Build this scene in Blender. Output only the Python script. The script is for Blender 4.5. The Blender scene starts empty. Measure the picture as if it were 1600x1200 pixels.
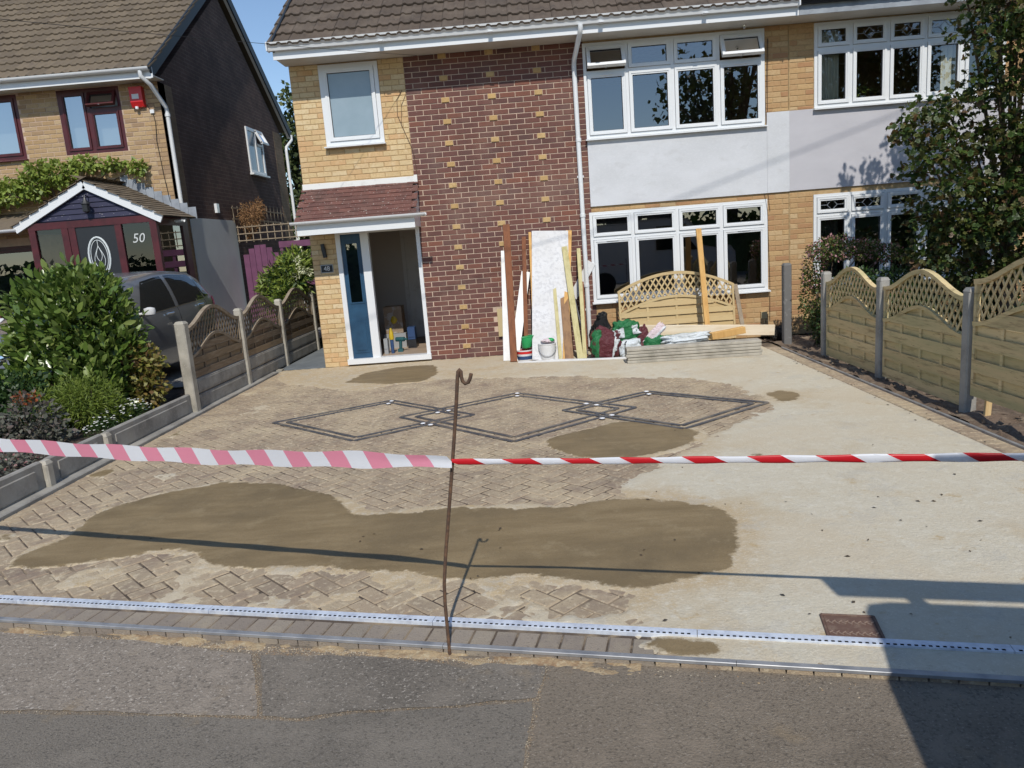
import bpy, bmesh, math, random
import numpy as np
from mathutils import Vector, Matrix
random.seed(7)
rng = np.random.default_rng(7)
SC = bpy.context.scene
COL = SC.collection
R = math.radians

# ---------------------------------------------------------------- camera
CAM = np.array([1.5922, -11.2262, 1.6903]); F = 1150.0
YAW, PITCH, ROLL = 0.0339, -0.189, 0.0763
def _rot():
    cy, sy = math.cos(YAW), math.sin(YAW); cp, sp = math.cos(PITCH), math.sin(PITCH); cr, sr = math.cos(ROLL), math.sin(ROLL)
    return (np.array([[cy, -sy, 0], [sy, cy, 0], [0, 0, 1]]) @ np.array([[1, 0, 0], [0, cp, -sp], [0, sp, cp]])
            @ np.array([[cr, 0, sr], [0, 1, 0], [-sr, 0, cr]]))
RM = _rot()
cd = bpy.data.cameras.new('camera'); co = bpy.data.objects.new('camera', cd); COL.objects.link(co)
cd.sensor_width = 36; cd.lens = 36 * F / 1600; cd.clip_end = 2000; cd.clip_start = 0.05
m = Matrix.Identity(4)
for i in range(3):
    m[i][0] = RM[i, 0]; m[i][1] = RM[i, 2]; m[i][2] = -RM[i, 1]; m[i][3] = CAM[i]
co.matrix_world = m
SC.camera = co

# ---------------------------------------------------------------- sky and sun
SUN_EL, SUN_AZ = R(45.5), R(-4.5)          # light travels towards +Y, a touch towards -X
SD = np.array([math.sin(SUN_AZ) * math.cos(SUN_EL), math.cos(SUN_AZ) * math.cos(SUN_EL), -math.sin(SUN_EL)])
w = bpy.data.worlds.new('World'); SC.world = w; w.use_nodes = True
nt = w.node_tree; nt.nodes.clear()
sky = nt.nodes.new('ShaderNodeTexSky'); sky.sky_type = 'NISHITA'; sky.sun_disc = False
sky.sun_elevation = SUN_EL; sky.sun_rotation = math.atan2(-SD[0], -SD[1])
sky.air_density = 1.0; sky.dust_density = 0.05; sky.ozone_density = 2.4
bg = nt.nodes.new('ShaderNodeBackground'); bg.inputs[1].default_value = 0.135
wo = nt.nodes.new('ShaderNodeOutputWorld')
nt.links.new(sky.outputs[0], bg.inputs[0]); nt.links.new(bg.outputs[0], wo.inputs[0])
sl = bpy.data.lights.new('sun', 'SUN'); sl.energy = 3.8; sl.angle = R(0.53); sl.color = (1.0, 0.95, 0.86)
so = bpy.data.objects.new('sun', sl); COL.objects.link(so); so.location = (0, -20, 20)
so.rotation_euler = Vector(SD).to_track_quat('-Z', 'Y').to_euler()
SC.view_settings.view_transform = 'Standard'; SC.view_settings.look = 'None'
SC.view_settings.exposure = 0.0; SC.view_settings.gamma = 1.0
SC.render.engine = 'CYCLES'; SC.cycles.max_bounces = 8; SC.cycles.transparent_max_bounces = 12
SC.cycles.use_denoising = True

# ---------------------------------------------------------------- photo pixel -> direction (meets a known plane)
def ray(u, v):
    return RM @ np.array([(u - 800) / F, 1.0, -(v - 600) / F])
def gz(u, v, z=0.0):
    d = ray(u, v); t = (z - CAM[2]) / d[2]; q = CAM + t * d; return (q[0], q[1])
def fy(u, v, y=0.0):
    d = ray(u, v); t = (y - CAM[1]) / d[1]; q = CAM + t * d; return (q[0], q[2])

# ---------------------------------------------------------------- materials
def _new(name):
    m = bpy.data.materials.new(name); m.use_nodes = True; n = m.node_tree; n.nodes.clear()
    o = n.nodes.new('ShaderNodeOutputMaterial'); b = n.nodes.new('ShaderNodeBsdfPrincipled')
    n.links.new(b.outputs[0], o.inputs[0]); return m, n, b, o
def _noise(n, vec, scale, det=5, rough=.6, dist=0):
    t = n.nodes.new('ShaderNodeTexNoise'); t.inputs['Scale'].default_value = scale; t.inputs['Detail'].default_value = det
    t.inputs['Roughness'].default_value = rough; t.inputs['Distortion'].default_value = dist
    n.links.new(vec, t.inputs['Vector']); return t.outputs['Fac']
def _range(n, fac, lo, hi):
    r = n.nodes.new('ShaderNodeMapRange'); r.inputs[1].default_value = lo; r.inputs[2].default_value = hi
    n.links.new(fac, r.inputs[0]); return r.outputs[0]
def _mix(n, fac, a, b, typ='MIX'):
    x = n.nodes.new('ShaderNodeMix'); x.data_type = 'RGBA'; x.blend_type = typ
    for s, val in ((0, fac), (6, a), (7, b)):
        if hasattr(val, 'is_linked'): n.links.new(val, x.inputs[s])
        elif s == 0: x.inputs[0].default_value = val
        else: x.inputs[s].default_value = (*val, 1)
    return x.outputs[2]
def _math(n, op, a, b=0.0):
    x = n.nodes.new('ShaderNodeMath'); x.operation = op
    for i, val in enumerate((a, b)):
        if hasattr(val, 'is_linked'): n.links.new(val, x.inputs[i])
        else: x.inputs[i].default_value = val
    return x.outputs[0]
def _rnd(n, cols):
    oi = n.nodes.new('ShaderNodeObjectInfo'); ge = n.nodes.new('ShaderNodeNewGeometry')
    f = _math(n, 'FRACT', _math(n, 'ADD', oi.outputs['Random'], ge.outputs['Random Per Island']))
    r = n.nodes.new('ShaderNodeValToRGB'); n.links.new(f, r.inputs[0]); e = r.color_ramp.elements
    while len(e) < len(cols): e.new(.5)
    for i, c in enumerate(cols):
        e[i].position = i / max(1, len(cols) - 1); e[i].color = (*c, 1)
    return r.outputs[0]
def _pos(n):
    return n.nodes.new('ShaderNodeNewGeometry').outputs['Position']
def M(name, col, rough=.7, metal=0.0, rnd=None, layers=(), bump=None, spec=.5, coat=0.0, stretch=None, transl=0.0, rvar=0.0):
    """layers: (colour, noise scale, lo, hi[, amount]); bump: (scale, strength, distance)"""
    m, n, b, o = _new(name)
    vec = _pos(n)
    if stretch:
        mp = n.nodes.new('ShaderNodeMapping'); mp.inputs['Scale'].default_value = stretch
        n.links.new(vec, mp.inputs['Vector']); vec = mp.outputs[0]
    c = _rnd(n, rnd) if rnd else col
    for L in layers:
        f = _range(n, _noise(n, vec, L[1]), L[2], L[3])
        if len(L) > 4: f = _math(n, 'MULTIPLY', f, L[4])
        c = _mix(n, f, c, L[0])
    if hasattr(c, 'is_linked'): n.links.new(c, b.inputs['Base Color'])
    else: b.inputs['Base Color'].default_value = (*c, 1)
    b.inputs['Roughness'].default_value = rough; b.inputs['Metallic'].default_value = metal
    b.inputs['Specular IOR Level'].default_value = spec; b.inputs['Coat Weight'].default_value = coat
    if rvar:
        n.links.new(_range(n, _noise(n, vec, 9), .3, .7), (rr := n.nodes.new('ShaderNodeMapRange')).inputs[0])
        rr.inputs[3].default_value = max(0, rough - rvar); rr.inputs[4].default_value = min(1, rough + rvar)
        n.links.new(rr.outputs[0], b.inputs['Roughness'])
    if bump:
        bn = n.nodes.new('ShaderNodeBump'); bn.inputs['Strength'].default_value = bump[1]; bn.inputs['Distance'].default_value = bump[2]
        n.links.new(_noise(n, vec, bump[0], 6, .65), bn.inputs['Height']); n.links.new(bn.outputs[0], b.inputs['Normal'])
    if transl:
        t = n.nodes.new('ShaderNodeBsdfTranslucent'); mx = n.nodes.new('ShaderNodeMixShader'); mx.inputs[0].default_value = transl
        if hasattr(c, 'is_linked'): n.links.new(c, t.inputs[0])
        else: t.inputs[0].default_value = (*c, 1)
        n.links.new(b.outputs[0], mx.inputs[1]); n.links.new(t.outputs[0], mx.inputs[2]); n.links.new(mx.outputs[0], o.inputs[0])
    return m
def glass(name, tint, base=.14, rough=0.0):
    m, n, b, o = _new(name); n.nodes.remove(b)
    tr = n.nodes.new('ShaderNodeBsdfTransparent'); tr.inputs[0].default_value = (*tint, 1)
    gl = n.nodes.new('ShaderNodeBsdfGlossy'); gl.inputs['Roughness'].default_value = rough; gl.inputs[0].default_value = (.95, .97, 1, 1)
    fr = n.nodes.new('ShaderNodeFresnel'); fr.inputs[0].default_value = 1.5
    f = _math(n, 'MINIMUM', _math(n, 'ADD', _math(n, 'MULTIPLY', fr.outputs[0], 1.6), base), 1.0)
    mx = n.nodes.new('ShaderNodeMixShader'); n.links.new(f, mx.inputs[0])
    n.links.new(tr.outputs[0], mx.inputs[1]); n.links.new(gl.outputs[0], mx.inputs[2]); n.links.new(mx.outputs[0], o.inputs[0])
    return m
def brick_tex(name, c1, c2, mortar, axis, sw=.225, sh=.075, bump=.4):
    m, n, b, o = _new(name); vec = _pos(n)
    sp = n.nodes.new('ShaderNodeSeparateXYZ'); n.links.new(vec, sp.inputs[0])
    cb = n.nodes.new('ShaderNodeCombineXYZ'); n.links.new(sp.outputs[axis], cb.inputs[0]); n.links.new(sp.outputs[2], cb.inputs[1])
    t = n.nodes.new('ShaderNodeTexBrick'); n.links.new(cb.outputs[0], t.inputs['Vector'])
    t.inputs['Color1'].default_value = (*c1, 1); t.inputs['Color2'].default_value = (*c2, 1); t.inputs['Mortar'].default_value = (*mortar, 1)
    t.inputs['Scale'].default_value = 1; t.inputs['Brick Width'].default_value = sw; t.inputs['Row Height'].default_value = sh
    t.inputs['Mortar Size'].default_value = .005; t.inputs['Mortar Smooth'].default_value = .2; t.inputs['Bias'].default_value = 0
    c = _mix(n, _range(n, _noise(n, vec, 2.2), .3, .75), t.outputs[0], tuple(x * .6 for x in c1))
    n.links.new(c, b.inputs['Base Color']); b.inputs['Roughness'].default_value = .9
    bn = n.nodes.new('ShaderNodeBump'); bn.inputs['Strength'].default_value = bump; bn.inputs['Distance'].default_value = .006; bn.invert = True
    n.links.new(t.outputs['Fac'], bn.inputs['Height']); n.links.new(bn.outputs[0], b.inputs['Normal'])
    return m

MT = {}
MT['brown'] = M('brown_brick', (0, 0, 0), .9, rnd=[(.115, .052, .045), (.14, .06, .05), (.165, .066, .05), (.15, .064, .052), (.12, .06, .054), (.20, .078, .052), (.135, .056, .046), (.155, .068, .056)],
                layers=[((.085, .05, .045), 60, .5, .7, .6), ((.33, .24, .19), 25, .62, .8, .5), ((.28, .20, .155), 1.1, .5, .8, .5), ((.06, .035, .03), .8, .52, .7, .45)], bump=(140, .6, .004))
MT['brown_red'] = M('red_brick', (.22, .07, .045), .9, layers=[((.13, .05, .04), 30, .4, .7)], bump=(140, .6, .004))
MT['yellow'] = M('yellow_brick', (0, 0, 0), .88, rnd=[(.58, .425, .22), (.62, .48, .28), (.54, .38, .19), (.64, .51, .31), (.54, .35, .175), (.60, .455, .25), (.56, .34, .17), (.62, .46, .25), (.66, .54, .35)],
                 layers=[((.44, .29, .13), 28, .5, .7, .7), ((.70, .57, .38), 9, .55, .75, .55), ((.46, .30, .14), 1.3, .5, .72, .55)], bump=(120, .5, .003))
MT['hdr'] = M('ochre_header_brick', (0, 0, 0), .9, rnd=[(.46, .31, .14), (.52, .36, .17), (.42, .27, .115), (.50, .33, .14)], layers=[((.32, .20, .09), 30, .5, .7, .7)], bump=(120, .6, .003))
MT['orange'] = M('orange_brick', (0, 0, 0), .88, rnd=[(.42, .26, .125), (.46, .30, .15), (.38, .22, .105), (.48, .32, .155), (.36, .19, .095), (.44, .28, .135), (.50, .36, .20)],
                 layers=[((.30, .14, .05), 30, .5, .75, .6)], bump=(120, .5, .003))
MT['tan50'] = M('tan_brick', (0, 0, 0), .9, rnd=[(.40, .28, .15), (.46, .33, .19), (.35, .23, .12), (.43, .29, .15), (.30, .20, .12), (.50, .37, .22)],
                layers=[((.24, .15, .08), 30, .5, .75, .6)], bump=(120, .5, .003))
MT['mortar'] = M('mortar', (.56, .42, .325), .95, layers=[((.40, .31, .24), 5, .42, .65), ((.30, .22, .17), 1.2, .5, .75, .6)], bump=(200, .4, .003))
MT['mortar_y'] = M('buff_mortar', (.45, .32, .17), .95, layers=[((.36, .23, .11), 12, .4, .7)], bump=(200, .4, .003))
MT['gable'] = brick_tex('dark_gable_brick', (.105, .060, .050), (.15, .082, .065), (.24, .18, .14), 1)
MT['gable_y'] = brick_tex('brown_corner_brick', (.24, .165, .10), (.32, .21, .13), (.34, .26, .18), 1)
MT['render'] = M('pale_render', (.60, .61, .64), .9, layers=[((.52, .53, .55), 1.3, .35, .7), ((.65, .66, .68), 30, .5, .7, .5), ((.45, .45, .46), 3.5, .56, .72, .5)], bump=(90, .5, .004), stretch=(1, 1, 2.2))
MT['render_n'] = M('grey_render', (.50, .49, .52), .9, layers=[((.44, .43, .46), 1.5, .35, .75)], bump=(90, .5, .004), stretch=(1, 1, 2.2))
MT['render_50'] = M('bluish_render', (.66, .70, .70), .9, layers=[((.54, .58, .59), 1.2, .3, .8), ((.64, .67, .68), 6, .62, .75, .8)], bump=(60, .4, .004))
MT['upvc'] = M('white_upvc', (.70, .715, .73), .28, layers=[((.70, .69, .66), 3, .5, .8, .35)], spec=.5)
MT['soffit'] = M('soffit_board', (.60, .58, .54), .5, layers=[((.50, .47, .42), 2.5, .4, .8)])
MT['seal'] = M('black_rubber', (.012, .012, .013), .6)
MT['tile'] = M('concrete_roof_tile', (0, 0, 0), .95, rnd=[(.085, .063, .047), (.108, .08, .06), (.068, .052, .04), (.098, .072, .053), (.078, .058, .043)],
               layers=[((.055, .043, .034), 7, .5, .72, .8), ((.30, .26, .20), 22, .66, .74, .8), ((.19, .15, .115), 2.0, .45, .7, .5)], bump=(70, .8, .008))
MT['tile50'] = M('brown_roof_tile', (0, 0, 0), .95, rnd=[(.145, .112, .075), (.168, .13, .088), (.122, .094, .064), (.155, .12, .08)],
                 layers=[((.11, .085, .065), 7, .5, .72, .7), ((.4, .35, .28), 22, .7, .76, .7)], bump=(70, .7, .008))
MT['ptile'] = M('red_plain_tile', (0, 0, 0), .92, rnd=[(.13, .055, .045), (.16, .07, .055), (.11, .05, .042), (.15, .075, .06)],
                layers=[((.6, .56, .5), 38, .63, .69, .9), ((.07, .045, .038), 6, .5, .75, .7)], bump=(80, .7, .006))
MT['blackpl'] = M('black_plastic', (.02, .021, .024), .4)
MT['barge'] = M('dark_blue_bargeboard', (.016, .024, .034), .55)
MT['lead'] = M('lead_flashing', (.30, .33, .37), .6, layers=[((.20, .22, .25), 5, .4, .7)])
MT['maroon'] = M('maroon_frame', (.085, .014, .018), .42, layers=[((.05, .01, .012), 6, .4, .7)])
MT['navyclad'] = M('flaking_navy_cladding', (.018, .018, .05), .6, layers=[((.55, .53, .52), 14, .66, .69)], stretch=(1, 1, 5))
MT['bluedoor'] = M('blue_door', (.022, .075, .145), .4, layers=[((.014, .05, .10), 5, .35, .7)])
MT['whitewood'] = M('white_painted_wood', (.74, .73, .70), .5, layers=[((.6, .58, .54), 8, .55, .75)])
MT['redplastic'] = M('red_plastic', (.55, .018, .02), .35)
MT['glass'] = glass('window_glass', (.55, .58, .58), .13)
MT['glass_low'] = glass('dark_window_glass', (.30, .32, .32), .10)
MT['glass50'] = glass('sky_reflecting_glass', (.5, .52, .52), .34)
MT['glass_clear'] = glass('clear_window_glass', (.85, .87, .87), .05)
MT['glass_dim'] = glass('dim_porch_glass', (.35, .38, .38), .0)
MT['frost'] = M('frosted_glass', (.27, .34, .39), .12, spec=.8, layers=[((.23, .30, .34), 3, .3, .7)])
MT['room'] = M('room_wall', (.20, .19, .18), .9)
MT['hallwall'] = M('hall_wall', (.62, .58, .53), .9)
MT['laminate'] = M('laminate_floor', (.40, .31, .23), .5, layers=[((.30, .22, .16), 4, .4, .7)], stretch=(1, 8, 1))
MT['curtain'] = M('cream_curtain', (.62, .60, .48), .9)
MT['conc'] = M('concrete_post', (.42, .39, .33), .92, layers=[((.26, .24, .20), 5, .42, .68), ((.20, .19, .15), 1.6, .55, .72, .6), ((.52, .48, .40), 40, .55, .7, .6)], bump=(120, .6, .003))
MT['conc_grey'] = M('grey_concrete', (.31, .30, .275), .92, layers=[((.19, .18, .165), 4, .42, .68), ((.38, .35, .30), 1.3, .5, .7, .6), ((.38, .36, .33), 40, .55, .7, .6)], bump=(120, .6, .003))
MT['conc_dark'] = M('weathered_concrete', (.15, .145, .14), .92, layers=[((.30, .29, .28), 9, .58, .7)], bump=(120, .6, .003))
woodlay = lambda d: [(d, 3.2, .45, .7, .8)]
MT['fenceR'] = M('new_treated_timber', (0, 0, 0), .85, rnd=[(.60, .455, .235), (.70, .54, .29), (.52, .39, .20), (.66, .50, .265), (.57, .45, .23)], layers=[((.27, .18, .085), 8, .52, .70, .85), ((.33, .33, .16), 1.6, .42, .68, .65), ((.18, .10, .045), 24, .64, .70, .9)], stretch=(3, .5, 5), bump=(60, .5, .003))
MT['fenceS'] = M('fresh_panel_timber', (0, 0, 0), .85, rnd=[(.50, .37, .19), (.55, .42, .22), (.46, .34, .17)], layers=[((.27, .16, .07), 9, .6, .72, .7)], stretch=(.5, 3, 5), bump=(60, .5, .003))
MT['fenceL'] = M('weathered_brown_timber', (0, 0, 0), .9, rnd=[(.19, .135, .08), (.24, .17, .10), (.155, .11, .07), (.21, .15, .095)], layers=[((.32, .27, .20), 8, .48, .7, .6), ((.09, .065, .045), 14, .58, .72, .7)], stretch=(3, .5, 5), bump=(60, .6, .004))
MT['trimL'] = M('pale_weathered_trim', (.30, .245, .18), .9, layers=[((.20, .15, .10), 10, .4, .7)], bump=(60, .5, .003))
MT['purple'] = M('purple_painted_timber', (.16, .055, .12), .65, layers=[((.12, .04, .09), 5, .4, .7)])
MT['alu'] = M('aluminium_strip', (.42, .42, .42), .48, metal=.5, layers=[((.25, .26, .28), 8, .4, .7)], rvar=.12)
MT['galv'] = M('galvanised_steel', (.78, .84, .93), .38, metal=.35, layers=[((.55, .6, .7), 20, .4, .7)], rvar=.1)
MT['slot'] = M('dark_slot', (.012, .012, .012), 1, spec=0)
MT['rust'] = M('rusty_iron', (.085, .05, .033), .85, layers=[((.16, .085, .045), 40, .45, .65)], bump=(150, .6, .002))
MT['worn'] = M('worn_iron_tread', (.24, .17, .13), .6)
MT['cast'] = M('cast_iron_cover', (.13, .075, .055), .75, layers=[((.19, .13, .095), 26, .5, .7)], bump=(90, .5, .003))
MT['white'] = M('white_board', (.68, .68, .68), .45, layers=[((.58, .57, .55), 4, .45, .75)])
MT['stipple'] = M('white_textured_board', (.62, .62, .635), .6, layers=[((.48, .48, .50), 20, .48, .60), ((.54, .53, .52), 2, .4, .7)], bump=(45, .6, .005))
def timber(name, a, b):
    return M(name, a, .8, layers=[(b, 5, .45, .7), (tuple(x * .55 for x in b), 14, .66, .74, .6)], stretch=(4, 4, .45), bump=(80, .35, .002))
MT['pine'] = timber('pale_pine', (.62, .45, .23), (.50, .33, .14))
MT['orangepine'] = timber('orange_pine', (.62, .37, .13), (.50, .27, .08))
MT['treated'] = timber('green_treated_timber', (.52, .46, .24), (.38, .33, .15))
MT['hardwood'] = timber('red_brown_timber', (.21, .075, .03), (.14, .05, .022))
MT['oldwood'] = timber('old_brown_plank', (.28, .16, .08), (.18, .10, .055))
MT['cream'] = M('cream_sawn_board', (.74, .64, .49), .7, layers=[((.62, .50, .34), 6, .4, .75)], stretch=(.5, 4, 4))
MT['blackbag'] = M('black_bin_bag', (.008, .008, .009), .25, bump=(26, 1, .05))
MT['greenbag'] = M('green_plastic_sack', (.012, .15, .045), .38, bump=(19, .9, .035))
MT['maroonbag'] = M('maroon_plastic_sack', (.10, .015, .022), .38, bump=(19, .9, .035))
MT['whitebag'] = M('white_plastic_sack', (.66, .70, .72), .4, bump=(19, .9, .035))
MT['greensoft'] = M('faded_green_sack', (.20, .32, .21), .5, bump=(19, .9, .035))
MT['pinkwhite'] = M('pinkish_sack', (.70, .58, .60), .5, bump=(19, .9, .035))
MT['soil'] = M('dry_soil', (.17, .12, .085), .98, layers=[((.30, .24, .17), 12, .5, .7), ((.08, .058, .042), 5, .5, .75)], bump=(30, 1, .03))
MT['mulch'] = M('dark_soil', (.06, .042, .032), .98, layers=[((.13, .09, .06), 14, .5, .7)], bump=(30, 1, .03))
MT['grey_slab'] = M('slate_grey_paving', (.17, .19, .205), .8, layers=[((.12, .135, .15), 3, .4, .7)])
MT['tapeP'] = M('faded_pink_tape', (.84, .30, .40), .4, transl=.35)
MT['tapeW'] = M('white_tape', (.84, .85, .88), .4, transl=.35)
MT['tapeR'] = M('red_tape', (.60, .012, .02), .4, transl=.2)
MT['bark'] = M('bark', (.09, .065, .045), .95, layers=[((.16, .13, .10), 12, .5, .7)], bump=(40, .8, .01))
def leafm(name, cols, rough=.45, tr=.25):
    return M(name, (0, 0, 0), rough, rnd=cols, transl=tr, spec=.5)
MT['laurel'] = leafm('laurel_leaf', [(.065, .115, .022), (.11, .18, .034), (.17, .25, .05), (.08, .135, .027), (.28, .34, .10), (.10, .165, .03), (.20, .27, .065)], .25)
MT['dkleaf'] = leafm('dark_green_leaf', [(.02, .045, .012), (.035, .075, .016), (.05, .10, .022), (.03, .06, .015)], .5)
MT['acer'] = leafm('maple_leaf', [(.05, .095, .018), (.035, .068, .014), (.085, .14, .025), (.13, .125, .03), (.058, .11, .02), (.145, .075, .03), (.115, .17, .035)], .5, .28)
MT['vine'] = leafm('climber_leaf', [(.19, .25, .04), (.26, .34, .06), (.14, .20, .035), (.34, .40, .08)], .5, .3)
MT['feather'] = leafm('feathery_leaf', [(.13, .18, .02), (.17, .23, .03), (.09, .14, .018), (.21, .26, .04)], .6, .3)
MT['greyleaf'] = leafm('grey_purple_leaf', [(.12, .125, .095), (.17, .17, .14), (.085, .09, .07), (.14, .105, .095), (.10, .12, .07)], .6)
MT['rustleaf'] = leafm('rust_orange_leaf', [(.36, .09, .03), (.28, .08, .03), (.42, .14, .05), (.18, .07, .03)], .5, .3)
MT['goldleaf'] = leafm('golden_leaf', [(.20, .19, .035), (.28, .25, .05), (.13, .14, .03), (.24, .17, .05), (.16, .09, .04)], .5, .3)
MT['pinkfl'] = leafm('pink_blossom', [(.45, .20, .22), (.55, .32, .32), (.30, .11, .10)], .6, .3)
MT['whitefl'] = leafm('white_daisy', [(.82, .82, .78), (.75, .75, .70)], .6, .2)
MT['creamfl'] = leafm('cream_flower', [(.62, .64, .40), (.70, .70, .50)], .6, .2)
MT['bgleaf'] = leafm('distant_leaf', [(.05, .075, .02), (.09, .12, .03), (.035, .055, .016), (.12, .14, .04)], .6, .2)
MT['dryleaf'] = leafm('dry_brown_leaf', [(.06, .045, .03), (.10, .065, .035), (.04, .035, .03)], .8, 0)
MT['dead'] = leafm('dead_twig', [(.30, .16, .07), (.22, .11, .05), (.36, .22, .10)], .8, .1)
MT['paint_grey'] = M('metallic_grey_paint', (.17, .173, .18), .28, metal=.35, coat=.8, spec=.5)
MT['paint_red'] = M('red_car_paint', (.30, .02, .018), .3, coat=.8)
MT['paint_van'] = M('white_van_paint', (.70, .71, .72), .35, coat=.5)
MT['carglass'] = M('tinted_car_glass', (.012, .014, .016), .04, spec=.9)
MT['tyre'] = M('tyre_rubber', (.018, .018, .019), .85)
MT['rim'] = M('alloy_rim', (.45, .46, .48), .3, metal=.9)
MT['chrome'] = M('chrome', (.75, .76, .78), .12, metal=1)
MT['lampred'] = M('red_lens', (.35, .01, .02), .15)
MT['lampwhite'] = M('clear_lens', (.75, .77, .8), .12, spec=.8)
MT['yellowpl'] = M('yellow_plastic', (.50, .35, .02), .4)
MT['tealpl'] = M('teal_plastic', (.02, .085, .095), .4)
MT['bluepl'] = M('blue_plastic', (.03, .065, .16), .4)
MT['greypl'] = M('grey_plastic', (.30, .31, .32), .5)
MT['plum'] = M('printed_cardboard', (.27, .20, .14), .8, layers=[((.36, .33, .30), 9, .54, .57)])
MT['greenpl'] = M('green_plastic', (.02, .33, .10), .4)
MT['buffbox'] = M('buff_meter_box', (.50, .40, .22), .6)
MT['digit'] = M('pale_grey_vinyl', (.55, .56, .55), .5)
MT['numface'] = M('black_slate', (.012, .013, .017), .3)
MT['ledglass'] = M('frosted_light_lens', (.85, .86, .88), .15, spec=.9)
MT['wire'] = M('black_cable', (.012, .012, .012), .6)
MT['wire_t'] = M('brown_cable', (.10, .05, .03), .7)

# ---------------------------------------------------------------- mesh helpers
ORG = {}
def tag(o, label=None, cat=None, group=None, kind=None):
    if label: o['label'] = label
    if cat: o['category'] = cat
    if group: o['group'] = group
    if kind: o['kind'] = kind
    return o
def thing(name, label, cat, loc=(0, 0, 0), group=None):
    o = bpy.data.objects.new(name, None); COL.objects.link(o); o.location = loc; o.empty_display_size = .1
    ORG[o] = np.array(loc, float); return tag(o, label, cat, group)
def link(name, me, parent=None, loc=None):
    o = bpy.data.objects.new(name, me); COL.objects.link(o)
    if loc is not None: o.location = loc
    if parent is not None: o.parent = parent
    return o
class MB:
    def __init__(s): s.v = []; s.f = []; s.m = []
    def add(s, vs, fs, m=0):
        k = len(s.v); s.v.extend([tuple(map(float, q)) for q in vs]); s.f.extend([tuple(i + k for i in f) for f in fs]); s.m.extend([m] * len(fs)); return s
    def box(s, x0, x1, y0, y1, z0, z1, m=0):
        return s.add([(x0, y0, z0), (x1, y0, z0), (x1, y1, z0), (x0, y1, z0), (x0, y0, z1), (x1, y0, z1), (x1, y1, z1), (x0, y1, z1)],
                     [(0, 3, 2, 1), (4, 5, 6, 7), (0, 1, 5, 4), (1, 2, 6, 5), (2, 3, 7, 6), (3, 0, 4, 7)], m)
    def bar(s, a, b, w, t, up=(0, 0, 1), c=.004, m=0):
        """chamfered bar from a to b; w across, t along 'up'"""
        a = np.array(a, float); b = np.array(b, float); d = b - a; d /= np.linalg.norm(d); up = np.array(up, float)
        sx = np.cross(d, up); sx /= np.linalg.norm(sx); sy = np.cross(sx, d); h, k = w / 2, t / 2; c = min(c, h * .6, k * .6)
        pr = [(-h + c, -k), (h - c, -k), (h, -k + c), (h, k - c), (h - c, k), (-h + c, k), (-h, k - c), (-h, -k + c)]
        vs = [p + sx * x + sy * y for p in (a, b) for x, y in pr]
        fs = [(i, (i + 1) % 8, (i + 1) % 8 + 8, i + 8) for i in range(8)] + [tuple(range(7, -1, -1)), tuple(range(8, 16))]
        return s.add(vs, fs, m)
    def tube(s, path, r, n=8, m=0, cap=True):
        P = [np.array(q, float) for q in path]; vs = []; fs = []; rs = r if hasattr(r, '__len__') else [r] * len(P)
        ref = None
        for i, q in enumerate(P):
            d = P[min(i + 1, len(P) - 1)] - P[max(i - 1, 0)]; d /= (np.linalg.norm(d) + 1e-9)
            if ref is None: ref = np.array((0, 0, 1.)) if abs(d[2]) < .9 else np.array((1., 0, 0))
            x = np.cross(d, ref); x /= (np.linalg.norm(x) + 1e-9); y = np.cross(x, d); ref = y
            for k in range(n):
                a = 2 * math.pi * k / n; vs.append(q + rs[i] * (x * math.cos(a) + y * math.sin(a)))
        for i in range(len(P) - 1):
            for k in range(n):
                fs.append((i * n + k, i * n + (k + 1) % n, (i + 1) * n + (k + 1) % n, (i + 1) * n + k))
        if cap: fs += [tuple(range(n - 1, -1, -1)), tuple(range((len(P) - 1) * n, len(P) * n))]
        return s.add(vs, fs, m)
    def lathe(s, prof, c, n=20, m=0):
        vs = []; fs = []
        for r, z in prof:
            for k in range(n):
                a = 2 * math.pi * k / n; vs.append((c[0] + r * math.cos(a), c[1] + r * math.sin(a), c[2] + z))
        for i in range(len(prof) - 1):
            for k in range(n): fs.append((i * n + k, i * n + (k + 1) % n, (i + 1) * n + (k + 1) % n, (i + 1) * n + k))
        fs += [tuple(range(n - 1, -1, -1)), tuple(range((len(prof) - 1) * n, len(prof) * n))]
        return s.add(vs, fs, m)
    def prism(s, poly, axis, a, b, m=0):
        """poly: 2D points in the other two axes (order x,y,z without axis)"""
        def p(q, h):
            l = list(q); l.insert(axis, h); return l
        n = len(poly); vs = [p(q, a) for q in poly] + [p(q, b) for q in poly]
        fs = [(i, (i + 1) % n, (i + 1) % n + n, i + n) for i in range(n)] + [tuple(range(n - 1, -1, -1)), tuple(range(n, 2 * n))]
        return s.add(vs, fs, m)
    def grid(s, pts, m=0, closed=False):
        """pts: rows x cols of 3D points"""
        r = len(pts); c = len(pts[0]); vs = [q for row in pts for q in row]; fs = []
        for i in range(r - 1):
            for j in range(c - 1 + (1 if closed else 0)): fs.append((i * c + j, i * c + (j + 1) % c, (i + 1) * c + (j + 1) % c, (i + 1) * c + j))
        return s.add(vs, fs, m)
    def xf(s, fn, k0=0):
        s.v = s.v[:k0] + [tuple(fn(np.array(q))) for q in s.v[k0:]]; return s
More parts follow.
